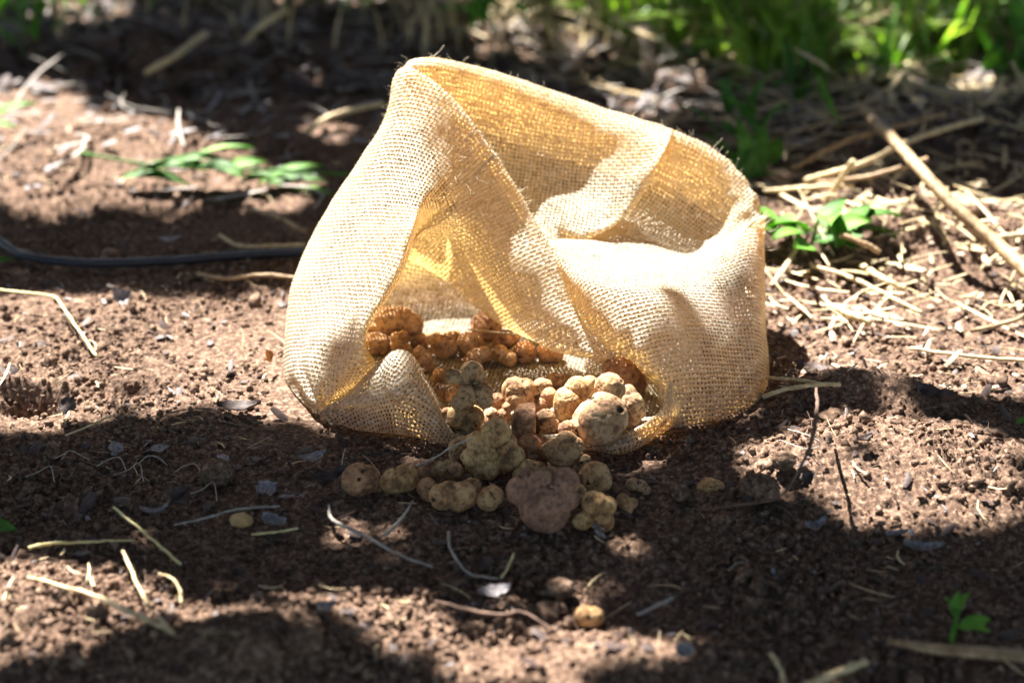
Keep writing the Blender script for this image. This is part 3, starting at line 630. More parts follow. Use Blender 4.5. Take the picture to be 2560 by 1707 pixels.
# ------------------------------------------------------------------ truffles
def truffle(label, mat, lobes, support=0.0, pits=(), cut=None, seed=0, wrink=1.0, zc=None, soil=0.0):
    """lobes: (x, y, r[, forward]) measured on an enlarged crop (2.45 px per photo px from 820,720)"""
    L = np.array([(l[0], l[1], l[2], l[3] if len(l) > 3 else 0.0) for l in lobes], float)
    wt = L[:, 2] ** 3; cx, cy = (L[:, 0] * wt).sum() / wt.sum(), (L[:, 1] * wt).sum() / wt.sum()
    dx, dy = (820 + cx / 2.45) / K, (720 + cy / 2.45) / K
    big = L[:, 2].max(); IVx, IFx = (ICO5 if big > 95 else ICO4)
    def build(h):
        c = Z(dx, dy, h); mpp = np.linalg.norm(c - CAM) / FPX / 2.45      # metres per crop pixel
        cen = np.array([((l[0] - cx) * RIGHT - (l[1] - cy) * UP - l[3] * FWD) * mpp for l in L]); rad = L[:, 2] * mpp
        d = IVx; k = rad.min() * .09; t = np.full(len(d), (np.linalg.norm(cen, axis=1) + rad).max() * 1.05)
        for _i in range(46):
            p = d * t[:, None]; D = np.stack([np.linalg.norm(p - q, axis=1) - r_ for q, r_ in zip(cen, rad)])
            f = -k * np.log(np.exp(-np.clip(D / k, -40, 40)).sum(0)); t = np.maximum(t - f * .85, rad.max() * .3)
        base = t; D.sort(axis=0); crease = np.clip(1 - (D[1] - D[0]) / (rad.max() * .14), 0, 1) ** 2 if len(D) > 1 else np.zeros(len(d))
        same = np.clip(fbm(d * 2.4 + seed, 77, 2) * 2.2 + .55, .15, 1); crease = crease * same
        base = base - crease * rad.max() * .12
        s = 1 / rad.max()
        p = d * 1.0 + seed * 3.17
        base = base * (1 + .085 * fbm(p * 1.5, 5, 3) + .035 * wrink * fbm(p * 4.0, 8, 3, .5) - .05 * wrink * np.clip(1 - np.abs(fbm(p * 2.3, 9, 2)) * 7, 0, 1) - .018 * wrink * np.clip(1 - np.abs(vnoise(p * 7.3, 19)) * 5, 0, 1))
        V = d * base[:, None]; soil_shade = crease * .55 + np.clip(fbm(p * 2.2, 33, 3) - .2, 0, 1) * .9 + soil  # patches are soil; crease darkening is soil and painted shade together
        for (px, py, pr) in pits:
            q = ((px - cx) * RIGHT - (py - cy) * UP) * mpp; w = V @ RIGHT - q @ RIGHT; v = V @ UP - q @ UP; front = (V @ FWD) < 0; g0 = None
            g_ = np.exp(-((w * w + v * v) / (pr * mpp) ** 2) ** 2) * front; V = V + FWD * (g_ * pr * mpp * .9)[:, None]; soil_shade = soil_shade + g_ * .8  # pit interior also darkened in colour, besides the real dent
        if cut is not None:
            lim = (cut - cx) * mpp; V[:, 0] = np.where(V[:, 0] > lim, lim + (V[:, 0] - lim) * .05, V[:, 0])
        return c, V, soil_shade
    h = (big * 1e-4 * .9) + support if zc is None else zc
    for _ in range(3):
        c, V, sw = build(h)
        if zc is not None: break
        h += (support - .0025) - (c[2] + V[:, 2].min())
    c, V, sw = build(h)
    me = mesh_np('truffle', V, IFx); at = me.attributes.new('soil', 'FLOAT', 'POINT'); at.data.foreach_set('value', sw.astype(np.float32))
    o = link(me, 'truffle', mat); o.location = c; tag(o, label, 'truffle', 'truffles spilled from the burlap sack'); return o
ICO4 = ico(5); ICO5 = ico(6)
T = truffle
T('smooth round brown truffle with one dark pit, leftmost outside the sack', mt_brown, [(180, 1172, 102), (225, 1172, 92)], 0, [(197, 1163, 13)], seed=1, wrink=.3)
T('mottled yellow truffle right beside the leftmost smooth round one', mt_yellow, [(400, 1182, 80), (470, 1165, 84), (495, 1140, 55), (360, 1185, 48)], 0, seed=2)
T('small plain brown truffle half hidden behind the thin leaning straw end', mt_brown, [(590, 1136, 46), (570, 1140, 40)], 0, seed=3)
T('small wrinkled truffle with pale lumps touching the plain brown ball', mt_crust, [(685, 1105, 48), (660, 1130, 38), (735, 1085, 35), (685, 1165, 36)], 0, seed=4)
T('small reddish brown ball left of the knobbly pale truffle', mt_brown, [(778, 1118, 54), (760, 1140, 45)], .002, seed=5, wrink=.3)
T('orange brown truffle at the left end of the dark banded one', mt_brown, [(605, 1220, 62), (625, 1250, 62)], 0, seed=6, wrink=.5)
T('broad tan truffle with a dark band round its middle', mt_tan, [(705, 1275, 85), (745, 1250, 75), (830, 1270, 88), (800, 1300, 75)], 0, [(652, 1290, 13)], seed=7)
T('small tan truffle tucked behind the dark banded one', mt_tan, [(890, 1215, 52), (865, 1200, 40)], 0, seed=8)
T('smooth egg shaped truffle between the banded and the biggest one', mt_tan, [(985, 1290, 76), (1012, 1272, 68)], 0, seed=9, wrink=.4)
T('pale crusted truffle under the thin leaning straw by the sack edge', mt_crust, [(800, 985, 66), (830, 955, 55), (790, 1020, 55)], .002, seed=10)
T('knobbly pale yellow truffle of many lobes in front of the lip', mt_yellow, [(1030, 890, 98, 20), (1085, 960, 78), (1140, 1030, 72, 10), (1095, 1060, 62, 20), (985, 1098, 70, 35), (880, 1040, 72, 5), (905, 940, 66), (920, 1130, 52, 10), (990, 1010, 80), (875, 1100, 45)], 0, seed=11)
T('plain brown ball between the knobbly pale and the two lobed tan truffle', mt_brown, [(1232, 975, 80), (1232, 1010, 72)], 0, seed=12, wrink=.35)
T('two lobed tan truffle below the blue grey patch of burlap', mt_tan, [(1440, 1010, 104), (1460, 945, 75), (1510, 965, 58), (1380, 1000, 75)], 0, seed=13)
T('dark little truffle wedged behind the pitted round one', mt_crust, [(1570, 1060, 45), (1535, 1105, 38)], 0, seed=14)
T('biggest truffle, purplish brown and many lobed, at the front', mt_purple, [(1325, 1345, 152, 70), (1445, 1195, 98, 10), (1178, 1240, 92, 0), (1300, 1200, 100, 20), (1475, 1285, 72, 30), (1235, 1165, 66, -10), (1365, 1270, 95, 60)], 0, seed=15)
T('wrinkled yellow truffle peeping out behind the biggest one', mt_yellow, [(1225, 1120, 72), (1280, 1120, 60), (1180, 1140, 50)], 0, seed=16)
T('small greyish truffle just behind the top of the biggest one', mt_crust, [(1355, 1125, 42), (1390, 1130, 38)], 0, seed=17)
T('round tan truffle with tiny pits at the right of the heap', mt_tan, [(1635, 1150, 92), (1655, 1180, 82), (1600, 1170, 75)], 0, [(1585, 1190, 9), (1625, 1180, 6)], seed=18, wrink=.35)
T('pinched four lobed tan truffle right of the biggest one', mt_yellow, [(1640, 1330, 86), (1560, 1425, 56, 15), (1680, 1425, 72, 20), (1710, 1330, 62), (1620, 1290, 55)], 0, [(1635, 1445, 9)], seed=19)
T('small yellow truffle edge showing between the biggest and the pinched one', mt_yellow, [(1545, 1240, 40), (1540, 1280, 36)], 0, seed=20)
T('little knobbly truffle at the right end of the front row', mt_tan, [(1808, 1300, 44), (1862, 1318, 38), (1835, 1350, 36)], 0, seed=21)
T('small whitish truffle caked with soil in a sun fleck', mt_pale, [(1865, 1200, 42), (1915, 1210, 40), (1948, 1238, 30)], 0, seed=22, soil=.3)
def at_disp(x, y): return ((x * K - 820) * 2.45, (y * K - 720) * 2.45)
a = at_disp(1634, 1128); T('lone smooth yellowish truffle half sunk in soil far right of the heap', mt_yellow, [(a[0] - 15, a[1], 82), (a[0] + 22, a[1] + 5, 76)], -.008, seed=23, wrink=.3)
a = at_disp(1353, 1414); T('lone small tan truffle with a cleft, nearest to the viewer', mt_yellow, [(a[0] - 25, a[1], 66), (a[0] + 30, a[1] + 4, 64)], -.002, [(a[0] - 5, a[1], 10)], seed=24, wrink=.5)
# on the lip and just inside
FZ = .004
T('yellow lower truffle with dark stains, at the left edge of the mouth', mt_yellow, [(800, 790, 76, 10), (890, 790, 72, 10), (870, 830, 58, 15), (845, 740, 60)], FZ, seed=25)
T('soil crusted truffle stacked on the dark stained yellow one', mt_crust, [(850, 660, 72), (950, 640, 62), (800, 700, 52), (970, 690, 50)], 0, seed=26, zc=.027)
T('two dark rounded lobes forming the topmost truffle of the left stack', mt_crust, [(885, 515, 72), (762, 545, 54), (845, 560, 52), (920, 560, 50)], 0, seed=27, zc=.037)
T('dark brown hairy truffle pressed against the burlap fold', mt_crust, [(745, 645, 54), (690, 625, 46)], .014, seed=28)
T('orange little truffle end poking out left of the stained yellow one', mt_brown, [(728, 765, 36)], .012, seed=29)
T('pale crusted nub right of the stained yellow truffle', mt_pale, [(1005, 775, 42), (985, 815, 38)], FZ, seed=30, soil=.2)
T('dark reddish truffle between the left stack and the double headed one', mt_brown, [(1035, 690, 50), (1045, 725, 42)], FZ, seed=31)
T('double headed brown truffle standing in the middle of the mouth', mt_tan, [(1150, 625, 88), (1205, 620, 74), (1160, 680, 72, 25), (1220, 690, 50)], .010, seed=32)
T('small brown truffle under the double headed one', mt_brown, [(1075, 785, 48), (1100, 730, 36)], FZ, seed=33)
T('cut half truffle with a flat right side', mt_brown, [(1240, 815, 118), (1225, 860, 100)], FZ, seed=34, wrink=.3, cut=1268)
T('little brown truffle squeezed behind the cut half', mt_brown, [(1290, 720, 52), (1285, 760, 44)], FZ, seed=35)
T('dark knobbly truffle with two tiny pits right of the cut half', mt_crust, [(1330, 805, 68), (1365, 845, 58), (1310, 850, 58)], FZ, seed=36)
T('shiny reddish small ball left of the big lobed truffle', mt_brown, [(1357, 662, 54), (1350, 690, 48)], .008, seed=37, wrink=.2)
T('dusty pale truffle behind the shiny reddish ball', mt_crust, [(1305, 600, 52), (1275, 620, 44), (1340, 600, 40)], FZ, seed=38)
T('orange truffle behind, above the dusty pale one', mt_tan, [(1385, 565, 52), (1430, 570, 46)], FZ, seed=39)
T('big ochre lobed truffle at the left of the lip group', mt_yellow, [(1475, 700, 100, 10), (1530, 620, 84), (1600, 600, 66), (1450, 740, 70)], .006, seed=40)
T('round grey topped truffle perched on the lip group', mt_tan, [(1720, 610, 92), (1745, 620, 80)], 0, seed=41, zc=.034, wrink=.9)
T('large pale round truffle with a dark oval hole', mt_pale, [(1660, 815, 158, 20), (1690, 790, 150, 15), (1600, 830, 110, 10)], .006, [(1780, 738, 17), (1790, 748, 15)], seed=53, wrink=.5)
T('greenish pale lobed truffle right behind the large holed one', mt_pale, [(1850, 720, 88), (1840, 790, 86), (1880, 750, 70), (1830, 640, 56)], .006, seed=43)
T('small knobbly reddish truffle under the large holed one', mt_brown, [(1470, 860, 52), (1430, 875, 44), (1500, 850, 46)], FZ, seed=44)
T('small brown truffle behind the knobbly pale one', mt_brown, [(1165, 880, 44), (1150, 900, 42)], FZ, seed=45)
T('big rust coloured truffle in the right corner of the mouth', mt_brown, [(1800, 530, 112), (1860, 580, 92), (1760, 500, 80)], FZ, seed=46)
# at the back, inside
T('largest orange lit truffle at the back left of the sack', mt_tan, [(385, 200, 92), (450, 200, 88), (510, 225, 78)], .012, seed=47, wrink=.5)
T('truffle hugging the left cloth edge below the largest orange lit one', mt_tan, [(265, 262, 48), (250, 280, 40)], FZ, seed=48)
T('broad orange truffle low at the left cloth edge', mt_tan, [(285, 340, 72), (330, 345, 62)], FZ, seed=49)
T('curved little truffle right under the largest orange lit one', mt_tan, [(420, 305, 40), (460, 295, 36), (480, 310, 28)], .012, seed=50)
T('oval orange truffle above the bottom left fold', mt_tan, [(430, 350, 56), (465, 375, 48)], FZ, seed=51)
T('knuckled orange truffle beside the curved little one', mt_tan, [(515, 295, 36), (560, 310, 42), (540, 340, 38), (590, 350, 30)], FZ, seed=52)
T('long sunlit truffle sloping down behind the fold', mt_pale, [(560, 400, 46), (590, 440, 52), (610, 480, 42)], FZ, seed=53)
T('small sunlit truffle lowest beside the fold crest', mt_tan, [(680, 530, 40), (670, 555, 36)], FZ, seed=54)
T('small orange truffle second from the largest one along the wall', mt_tan, [(630, 300, 40), (655, 290, 34)], FZ, seed=55)
T('two lobed orange truffle in the middle of the back row', mt_tan, [(690, 350, 66), (735, 360, 60), (710, 380, 56)], FZ, seed=56, wrink=.6)
T('pointed orange truffle leaning behind the two lobed one', mt_tan, [(765, 300, 50), (730, 290, 40)], .006, seed=57)
T('round ribbed truffle with weave light on it', mt_tan, [(860, 340, 74), (890, 350, 66)], FZ, seed=58, wrink=.8)
T('dark orange ball under the yellow straw at the back', mt_brown, [(960, 235, 88), (990, 250, 78)], .004, seed=59, wrink=.4)
T('bumpy sunlit truffle lowest in the middle of the back row', mt_pale, [(905, 425, 58), (955, 405, 54), (860, 450, 36)], FZ, seed=60)
T('brown lumpy truffle left of the dark smooth ball', mt_brown, [(1090, 315, 62), (1130, 300, 48), (1050, 340, 44)], .010, seed=61)
T('small two ball truffle with a sun spot in front of the lumpy one', mt_tan, [(1055, 390, 46), (1108, 435, 50), (1070, 410, 46)], FZ, seed=62)
T('dark smooth rust ball near the hanging flap', mt_brown, [(1200, 390, 68), (1205, 400, 66)], FZ, seed=63, wrink=.2)
T('rust truffle just under the tip of the hanging flap', mt_brown, [(1340, 400, 66), (1390, 405, 54)], FZ, seed=64)

# ------------------------------------------------------------------ straws, twigs, hose
def onground(x, y, lift):
    c = Z(x, y, 0)
    for _ in range(3):
        z = float(height(c[0], c[1], False)[0]) + .0015 + lift; c = Z(x, y, z)
    return c
def stick(name, label, cat, mat, pts, r, sides=7, group=None, flat=.8, jitter=.16, seed=0):
    q = [onground(p[0], p[1], p[2] if len(p) > 2 else .001) for p in pts]
    q = resample(np.array(q), max(8, 4 * len(q))); jr = np.random.default_rng(seed + len(label)); rm = float(np.mean(r))
    if jitter: q[1:-1] += jr.normal(0, 1, (len(q) - 2, 3)) * min(rm, .0012) * .16
    V, F = tube(q, r, sides, max(10, 3 * len(q)), flat, jitter, seed); o = link(mesh_py(name, V, F), name, mat)
    return tag(o, label, cat, group)
g_s = 'loose straws on the soil'
stick('straw', 'pale yellow straw bent at a knee, on the sunlit soil at the left edge', 'straw', mat_paleyellow, [(-30, 664, .008), (60, 672, .010), (122, 681, .012), (135, 692, .012), (222, 818, .002)], .0011, group=g_s)
stick('straw', 'straight yellow straw slanting down right in the lower left shade', 'straw', mat_paleyellow, [(262, 1165, .006), (340, 1230, .004), (415, 1295, .001)], .0009, group=g_s)
stick('straw', 'thickest pale straw in the lower left corner, crossing the sun fleck', 'straw', mat_straw, [(65, 1325, .004), (200, 1362, .008), (300, 1405, .010), (398, 1452, .006)], [.0010, .0012, .0016, .0012], group=g_s)
stick('straw', 'straw that meets the thickest lower left straw at its right end', 'straw', mat_straw, [(282, 1265, .012), (310, 1330, .010), (345, 1395, .008), (388, 1440, .006)], .0009, group=g_s)
stick('straw', 'level straw with a dark thin tail left of the slanting yellow one', 'straw', mat_paleyellow, [(66, 1258, .004), (110, 1248, .004), (180, 1245, .003), (310, 1240, .002)], [.0013, .0011, .0008, .0005], group=g_s)
stick('straw', 'little white hooked straw above the two crossing lower left straws', 'straw', mat_straw, [(365, 1316, .004), (395, 1328, .008), (412, 1352, .006), (416, 1385, .001)], .0008, group=g_s)
stick('twig', 'bluish grey thin twig beside the yellow seed', 'twig', mat_greystick, [(400, 1205, .001), (470, 1190, .003), (545, 1170, .004), (642, 1162, .003)], [.0006, .0009, .001, .0008])
stick('straw', 'short yellowish straw just below the grey leaf and seed', 'straw', mat_paleyellow, [(578, 1226, .001), (630, 1222, .002), (685, 1213, .003)], .0008, group=g_s)
stick('twig', 'long pale twig running down right below the leftmost truffles', 'twig', mat_greystick, [(755, 1160, .002), (765, 1195, .004), (830, 1225, .006), (910, 1270, .005), (992, 1301, .002)], [.0008, .0013, .0011, .0009, .0008])
stick('twig', 'forked pale root piece below the banded truffle', 'twig', mat_greystick, [(880, 1230, .002), (905, 1210, .003), (930, 1180, .006), (948, 1150, .008)], [.0014, .0012, .0007, .0006])
stick('twig', 'kinked pale twig upright in the soil right of the long pale twig', 'twig', mat_greystick, [(1030, 1220, .008), (1035, 1260, .006), (1060, 1300, .002), (1085, 1320, .001), (1145, 1328, .002)], .0008)
stick('straw', 'short thin yellow green straw above the sunlit front soil', 'straw', mat_paleyellow, [(1180, 1270, .010), (1165, 1305, .006), (1150, 1328, .002)], .0006, group=g_s)
stick('straw', 'short white straw right of the lone small front truffle', 'straw', mat_greystick, [(1463, 1410, .001), (1505, 1392, .003), (1547, 1372, .004)], .0010, group=g_s)
stick('straw', 'thick cut straw at the bottom edge left of the broad cane', 'straw', mat_straw, [(1840, 1580, .004), (1920, 1545, .006), (1990, 1518, .006)], .0022, group=g_s)
stick('straw', 'thin upright curved straw left of the bottom cut straw', 'straw', mat_straw, [(1770, 1500, .006), (1795, 1540, .004), (1800, 1580, .001)], .0011, group=g_s)
stick('cane', 'broad flat tan cane entering at the lower right corner', 'cane', mat_stick, [(2040, 1472, .006), (2110, 1484, .009), (2220, 1496, .011), (2400, 1508, .012)], [.0022, .0040, .0045, .0045], 10, flat=.45, jitter=.03)
stick('straw', 'thin dry stalk leaning from the soil onto the pale crusted truffle', 'straw', mat_greystick, [(958, 1071, .003), (1000, 1050, .010), (1045, 1022, .022), (1082, 1008, .030)], [.0009, .0008, .0006], group=g_s)
stick('straw', 'whitish root thread standing left of the leftmost truffle', 'straw', mat_greystick, [(778, 1105, .002), (784, 1075, .008), (788, 1045, .016), (793, 1030, .020)], .0004, group=g_s)
stick('stick', 'long thick pale stick slanting across the upper right', 'stick', mat_stick, [(1985, 252, .020), (2060, 330, .035), (2110, 385, .040), (2200, 482, .035), (2290, 560, .030), (2420, 680, .020)], [.0045, .0055, .0045, .005, .0055, .006], 12, flat=.9, jitter=.06, seed=4)
for i, (lab, pts, r) in enumerate([
    ('upper of the dry stalks lying under the long stick', [(1820, 388, .01), (1960, 318, .03), (2170, 262, .04)], .0028),
    ('longest dry stalk lying under the long stick', [(1850, 415, .01), (1990, 372, .025), (2100, 318, .03), (2255, 272, .04)], .0032),
    ('lowest level dry stalk left of the long stick', [(1755, 438, .005), (1850, 432, .01), (1960, 425, .012)], .0024),
    ('short dry stalk standing steeply below the bundle', [(1895, 465, .002), (1925, 420, .02), (1960, 370, .04)], .0028),
    ('dry stalk crossing the bundle behind the long stick', [(1880, 420, .01), (2000, 405, .02), (2130, 365, .03)], .0024),
    ('stubby pale stalk lying alone above the long stick', [(2065, 182, .01), (2120, 200, .012), (2185, 225, .012)], .0040),
    ('pale stalk on the right edge below the long stick', [(2250, 560, .01), (2300, 545, .015), (2400, 535, .02)], .0030),
    ('level tan stalk on the sunlit soil at the right edge', [(2090, 800, .003), (2200, 815, .004), (2400, 832, .005)], .0016),
    ('bright stalk near the right edge in the sunlit chips', [(2230, 760, .004), (2300, 745, .006), (2380, 715, .01)], .0020),
    ('thick bright chip straw lying in the middle of the sunlit chips', [(1915, 705, .004), (1960, 725, .006), (2000, 742, .004)], .0030),
    ('bright split straw below the green plant', [(1980, 610, .004), (2030, 640, .01), (2080, 665, .006)], .0028),
    ('rust straw sloping from the green plant to the chips', [(1865, 610, .004), (1960, 640, .008), (2060, 690, .008), (2120, 720, .004)], .0020),
    ('pale stick lying across the green plant tips', [(1930, 540, .02), (1975, 555, .022), (2020, 580, .012)], .0026),
    ('upper of two dry straws tucked under the right sack side', [(1762, 868, .004), (1830, 872, .006), (1905, 884, .006)], .0014),
    ('thicker pale straw sticking out under the right sack side', [(1752, 912, .004), (1800, 895, .007), (1868, 884, .010), (1930, 882, .010)], .0018),
    ('pale straw at the shade edge left of the sack', [(150, 1000, .002), (200, 980, .003), (262, 952, .004)], .0008),
    ('pale straw lying behind the left side of the sack', [(455, 628, .004), (520, 640, .008), (600, 632, .008), (695, 640, .006)], .0018),
    ('straw behind the hose near the left sack side', [(505, 540, .004), (560, 565, .006), (700, 562, .006)], .0018),
    ('greenish yellow straw laid over the back truffles inside the sack', [(1075, 756, .020), (1130, 762, .024), (1190, 768, .026)], .0008),
    ('pale upright stump of cane in the grass behind the sack', [(1494, 172, .002), (1490, 130, .03), (1480, 62, .05)], .0075),
    ('light slanting cane piece behind the sack rim', [(1290, 165, .004), (1330, 135, .02), (1372, 92, .04)], .0052),
    ('grey stick end in the shade left of the sack top', [(708, 302, .004), (760, 268, .01), (880, 236, .02)], .0034),
    ('pale grey stick in the shade near the top left', [(335, 168, .004), (400, 130, .02), (470, 78, .03)], .0042),
    ('pale stick leaning at the top left of the grass', [(560, 100, .004), (600, 62, .03), (660, 20, .05)], .0042),
    ('stubby straw below the sprig of green leaves', [(570, 478, .004), (640, 500, .008), (700, 532, .006)], .0022),
]): stick('straw', lab, 'straw', mat_chip if 'white' in lab or 'upright stump' in lab or 'cane piece' in lab else mat_straw if i % 4 else mat_stick, pts, r, 7, g_s, seed=i)
stick('root', 'dark reddish root arching up in front of the right soil mound', 'root', mat_root, [(1875, 892, .030), (1876, 950, .045), (1862, 1020, .050), (1835, 1080, .045), (1790, 1140, .03), (1700, 1160, .02), (1600, 1170, .01)], [.0010, .0012, .0012, .001, .0009, .0006], 6)
stick('root', 'thin black root arching over the sunlit soil left of the sack', 'root', mat_root, [(345, 1005, .002), (365, 965, .006), (400, 945, .010), (468, 938, .010), (510, 950, .008), (570, 985, .001)], .0006, 5)
stick('root', 'pale branching root hair on the dark soil right of the sack', 'root', mat_greystick, [(1790, 1010, .003), (1850, 1030, .006), (1885, 1020, .008), (1858, 1000, .009), (1810, 985, .004)], .0004, 5)
stick('root', 'brown root lying in front of the sunlit front soil', 'root', mat_root, [(1000, 1380, .004), (1080, 1400, .010), (1150, 1412, .010), (1200, 1405, .010), (1270, 1445, .004)], [.0008, .0014, .0012, .001, .0006], 6)
for i, (x, y) in enumerate([(255, 1060), (95, 1085), (165, 1045), (300, 1080), (345, 1055), (430, 1075), (470, 1125), (1700, 1300), (1150, 1385)]):
    dx = random.uniform(-25, 25)
    stick('root', ['curly pale root', 'thin looping root', 'short bent root', 'forked thin root', 'twisted straw coloured root', 'small arched root', 'pale hooked root', 'faint thin root', 'stiff short root'][i] + [' under the broken grey leaf', ' at the left edge shade', ' near the left shade edge', ' left of the bluish flakes', ' beside the bluish flakes', ' above the dark litter', ' right of the dark litter', ' on the dark soil right of the front truffle', ' above the sunlit front soil'][i], 'root', mat_greystick, [(x - 28 + dx * .5, y + 10, .0), (x - 5, y - 8 - dx * .3, .0015), (x + 20, y - 4 + dx * .6, .002), (x + 38 + dx * .4, y + 14 - dx * .5, .0)], .0004, 5, seed=i)
h = stick('hose', 'black garden hose lying on the soil behind the left of the sack', 'hose', mat_hose, [(-120, 500, .004), (-40, 530, .004), (0, 556, .004), (60, 588, .004), (200, 604, .004), (400, 598, .004), (560, 586, .004), (720, 580, .004), (860, 590, .003)], .0036, 14, flat=1, jitter=0)

# ------------------------------------------------------------------ dry leaves, flakes, seed
def leaf_mesh(length, width, curl=.3, cup=.2, n=9, m=5, tip=1.0, ragged=0.0, seed=0, thick=.0003):
    r = np.random.default_rng(seed); V = []
    for i in range(n):
        t = i / (n - 1); wv = width * (math.sin(math.pi * min(1, t ** .8 * .97 + .015)) ** .8) * .5 * (1 + ragged * r.uniform(-1, 1))
        for j in range(m):
            s = j / (m - 1) * 2 - 1
            V.append((length * (t - .5), s * wv, cup * abs(s) ** 1.5 * width * .5 + curl * length * (t - .5) ** 2 * 1.5 + ragged * .1 * width * r.uniform(-1, 1)))
    V = np.array(V); top = V.copy(); top[:, 2] += thick
    F = grid_faces(n, m); F2 = F[:, ::-1]; return np.vstack([top, V]), np.vstack([F, F2 + len(V)])
def place(V, yaw, pitch=0, roll=0):
    from mathutils import Euler
    R = np.array(Euler((roll, pitch, yaw)).to_matrix()); return V @ R.T
def dry_leaf(label, mat, x, y, L, W, yaw, curl=.3, cup=.3, lift=.003, roll=0, pitch=0, ragged=.35, seed=0, name='dry_leaf', cat='leaf'):
    V, F = leaf_mesh(L, W, curl, cup, 9, 5, 1, ragged, seed); V = place(V, yaw, pitch, roll); c = onground(x, y, lift)
    o = link(mesh_np(name, V - [0, 0, V[:, 2].min()], F), name, mat, smooth=False); o.location = c; return tag(o, label, cat)
for i, q in enumerate([
    ('dark curled leaf at the shade edge just left of the sack', mat_darkleaf, 550, 940, .028, .013, .1, .3, .4, .002),
    ('small purple brown leaf standing in the sunlit soil at left', mat_darkleaf, 162, 945, .014, .012, -.6, .2, .2, .004, .7),
    ('broken grey leaf beside the straw at the left shade edge', mat_greyleaf, 268, 1035, .015, .010, -1.1, .3, .3, .003),
    ('bluish ragged flake left of the sack corner', mat_greyleaf, 368, 1032, .012, .009, .2, .2, .2, .002),
    ('oval bluish flake right of the ragged one', mat_greyleaf, 514, 1052, .010, .006, -.7, .1, .1, .002),
    ('whitish torn leaf close under the sack corner', mat_greyleaf, 718, 1055, .018, .010, .5, .5, .3, .003),
    ('pale grey torn leaf left of the leftmost truffle', mat_greyleaf, 612, 1128, .014, .011, .7, .2, .4, .002, .3),
    ('tiny white oval leaf beside the pale grey torn leaf', mat_greyleaf, 658, 1141, .009, .004, .1, .1, .2, .002),
    ('crumpled mauve leaf next to the yellow seed', mat_greyleaf, 630, 1205, .016, .012, -.5, .4, .5, .002),
    ('brown folded leaf left of the leftmost truffle', mat_darkleaf, 755, 1105, .022, .012, .6, .5, .6, .003),
    ('bluish curled dark leaf in the lower left shade', mat_greyleaf, 355, 1178, .016, .006, .2, .6, .5, .002),
    ('dark blocky leaf stack in the lower left shade', mat_darkleaf, 405, 1150, .018, .014, 1.2, .4, .6, .005, .4),
    ('big dark curled leaf with pale top at the right mound', mat_darkleaf, 2150, 918, .026, .02, -.5, .35, .4, .004),
    ('black dry leaf at the back end of the right mound', mat_darkleaf, 1875, 858, .026, .015, -.3, .35, .5, .004),
    ('grey pointed leaf on the dark soil at lower right', mat_greyleaf, 2120, 1262, .022, .008, -.1, .4, .6, .003),
    ('small curled tan leaf right of the heap on dark soil', mat_greyleaf, 1872, 1215, .014, .008, .4, .9, .6, .003),
    ('pale grey chip on the dark soil at right', mat_greyleaf, 2060, 1228, .014, .006, .3, .2, .4, .003),
    ('small black leaf standing on the sunlit mound', mat_darkleaf, 1845, 1108, .012, .009, .9, .5, .5, .006, .9),
    ('dark flat leaf under the arching reddish root', mat_darkleaf, 1750, 1158, .022, .008, -.1, .3, .4, .002),
    ('upright orange leaf scrap left of the sack', mat_orangeleaf, 615, 830, .011, .008, 1.3, .2, .3, .006, 1.2),
    ('ragged bluish leaf in front of the sunlit soil', mat_greyleaf, 1135, 1365, .018, .012, .3, .3, .4, .003),
    ('grey triangular scrap under the lone small truffle', mat_greyleaf, 750, 1395, .010, .008, .8, .2, .3, .003),
    ('little blue white scrap on the sunlit soil at the bottom', mat_greyleaf, 1575, 1500, .010, .008, -.4, .3, .4, .006, .6),
    ('white scrap right of the pinched truffle', mat_greyleaf, 1380, 1232, .012, .0035, -1.0, .3, .3, .003),
    ('second little white straw scrap by the pinched truffle', mat_greyleaf, 1375, 1215, .009, .003, -.8, .3, .3, .003),
    ('dark flake at the sack foot right side', mat_darkleaf, 1985, 1010, .012, .006, .5, .4, .4, .003),
    ('light flake behind the hose at left', mat_greyleaf, 275, 695, .016, .012, .9, .5, .5, .006, .8),
    ('pale flake behind the hose in the middle', mat_greyleaf, 390, 600 - 45, .018, .012, .2, .3, .3, .004)]):
    dry_leaf(*q[:11], **({'roll': q[10]} if False else {}), seed=i) if len(q) <= 10 else dry_leaf(*q[:10], roll=q[10], seed=i)
# stone-like clods that stand out
def clod(label, x, y, r, seed, mat=mat_clod, lift=.3):
    V, F = ico(4); p = V * 1.7 + seed * 5.1; V = V * (r * (1 + .22 * fbm(p, 3, 3) + .12 * vnoise(p * 4, 5) + .05 * vnoise(p * 9, 6)))[:, None] if False else V * (r * (1 + .25 * fbm(p, 3, 3) + .14 * vnoise(p * 4, 5) + .07 * vnoise(p * 10, 6)))[:, None]
    V[:, 2] *= .75; o = link(mesh_np('soil_clod', V, F), 'soil_clod', mat); o.location = onground(x, y, r * lift); tag(o, label, 'clod')
clod('rounded dark clod on the soil left of the lone front truffle', 1287, 1352, .0075, 1)
clod('large blurred brown clod at the bottom left of centre', 590, 1500, .009, 2)
clod('blurred clod right of the large bottom one', 700, 1470, .008, 3)
clod('flat reddish clod left of the sack corner', 500, 1085, .010, 4)
clod('reddish crumbly clod on the left part of the sunlit mound', 1745, 1120, .011, 5)
clod('soil crumb lump tipped with root hairs above the mound', 1800, 1058, .007, 6)
clod('dark clod right of the pale pinched truffle', 1560, 1130, .006, 7)
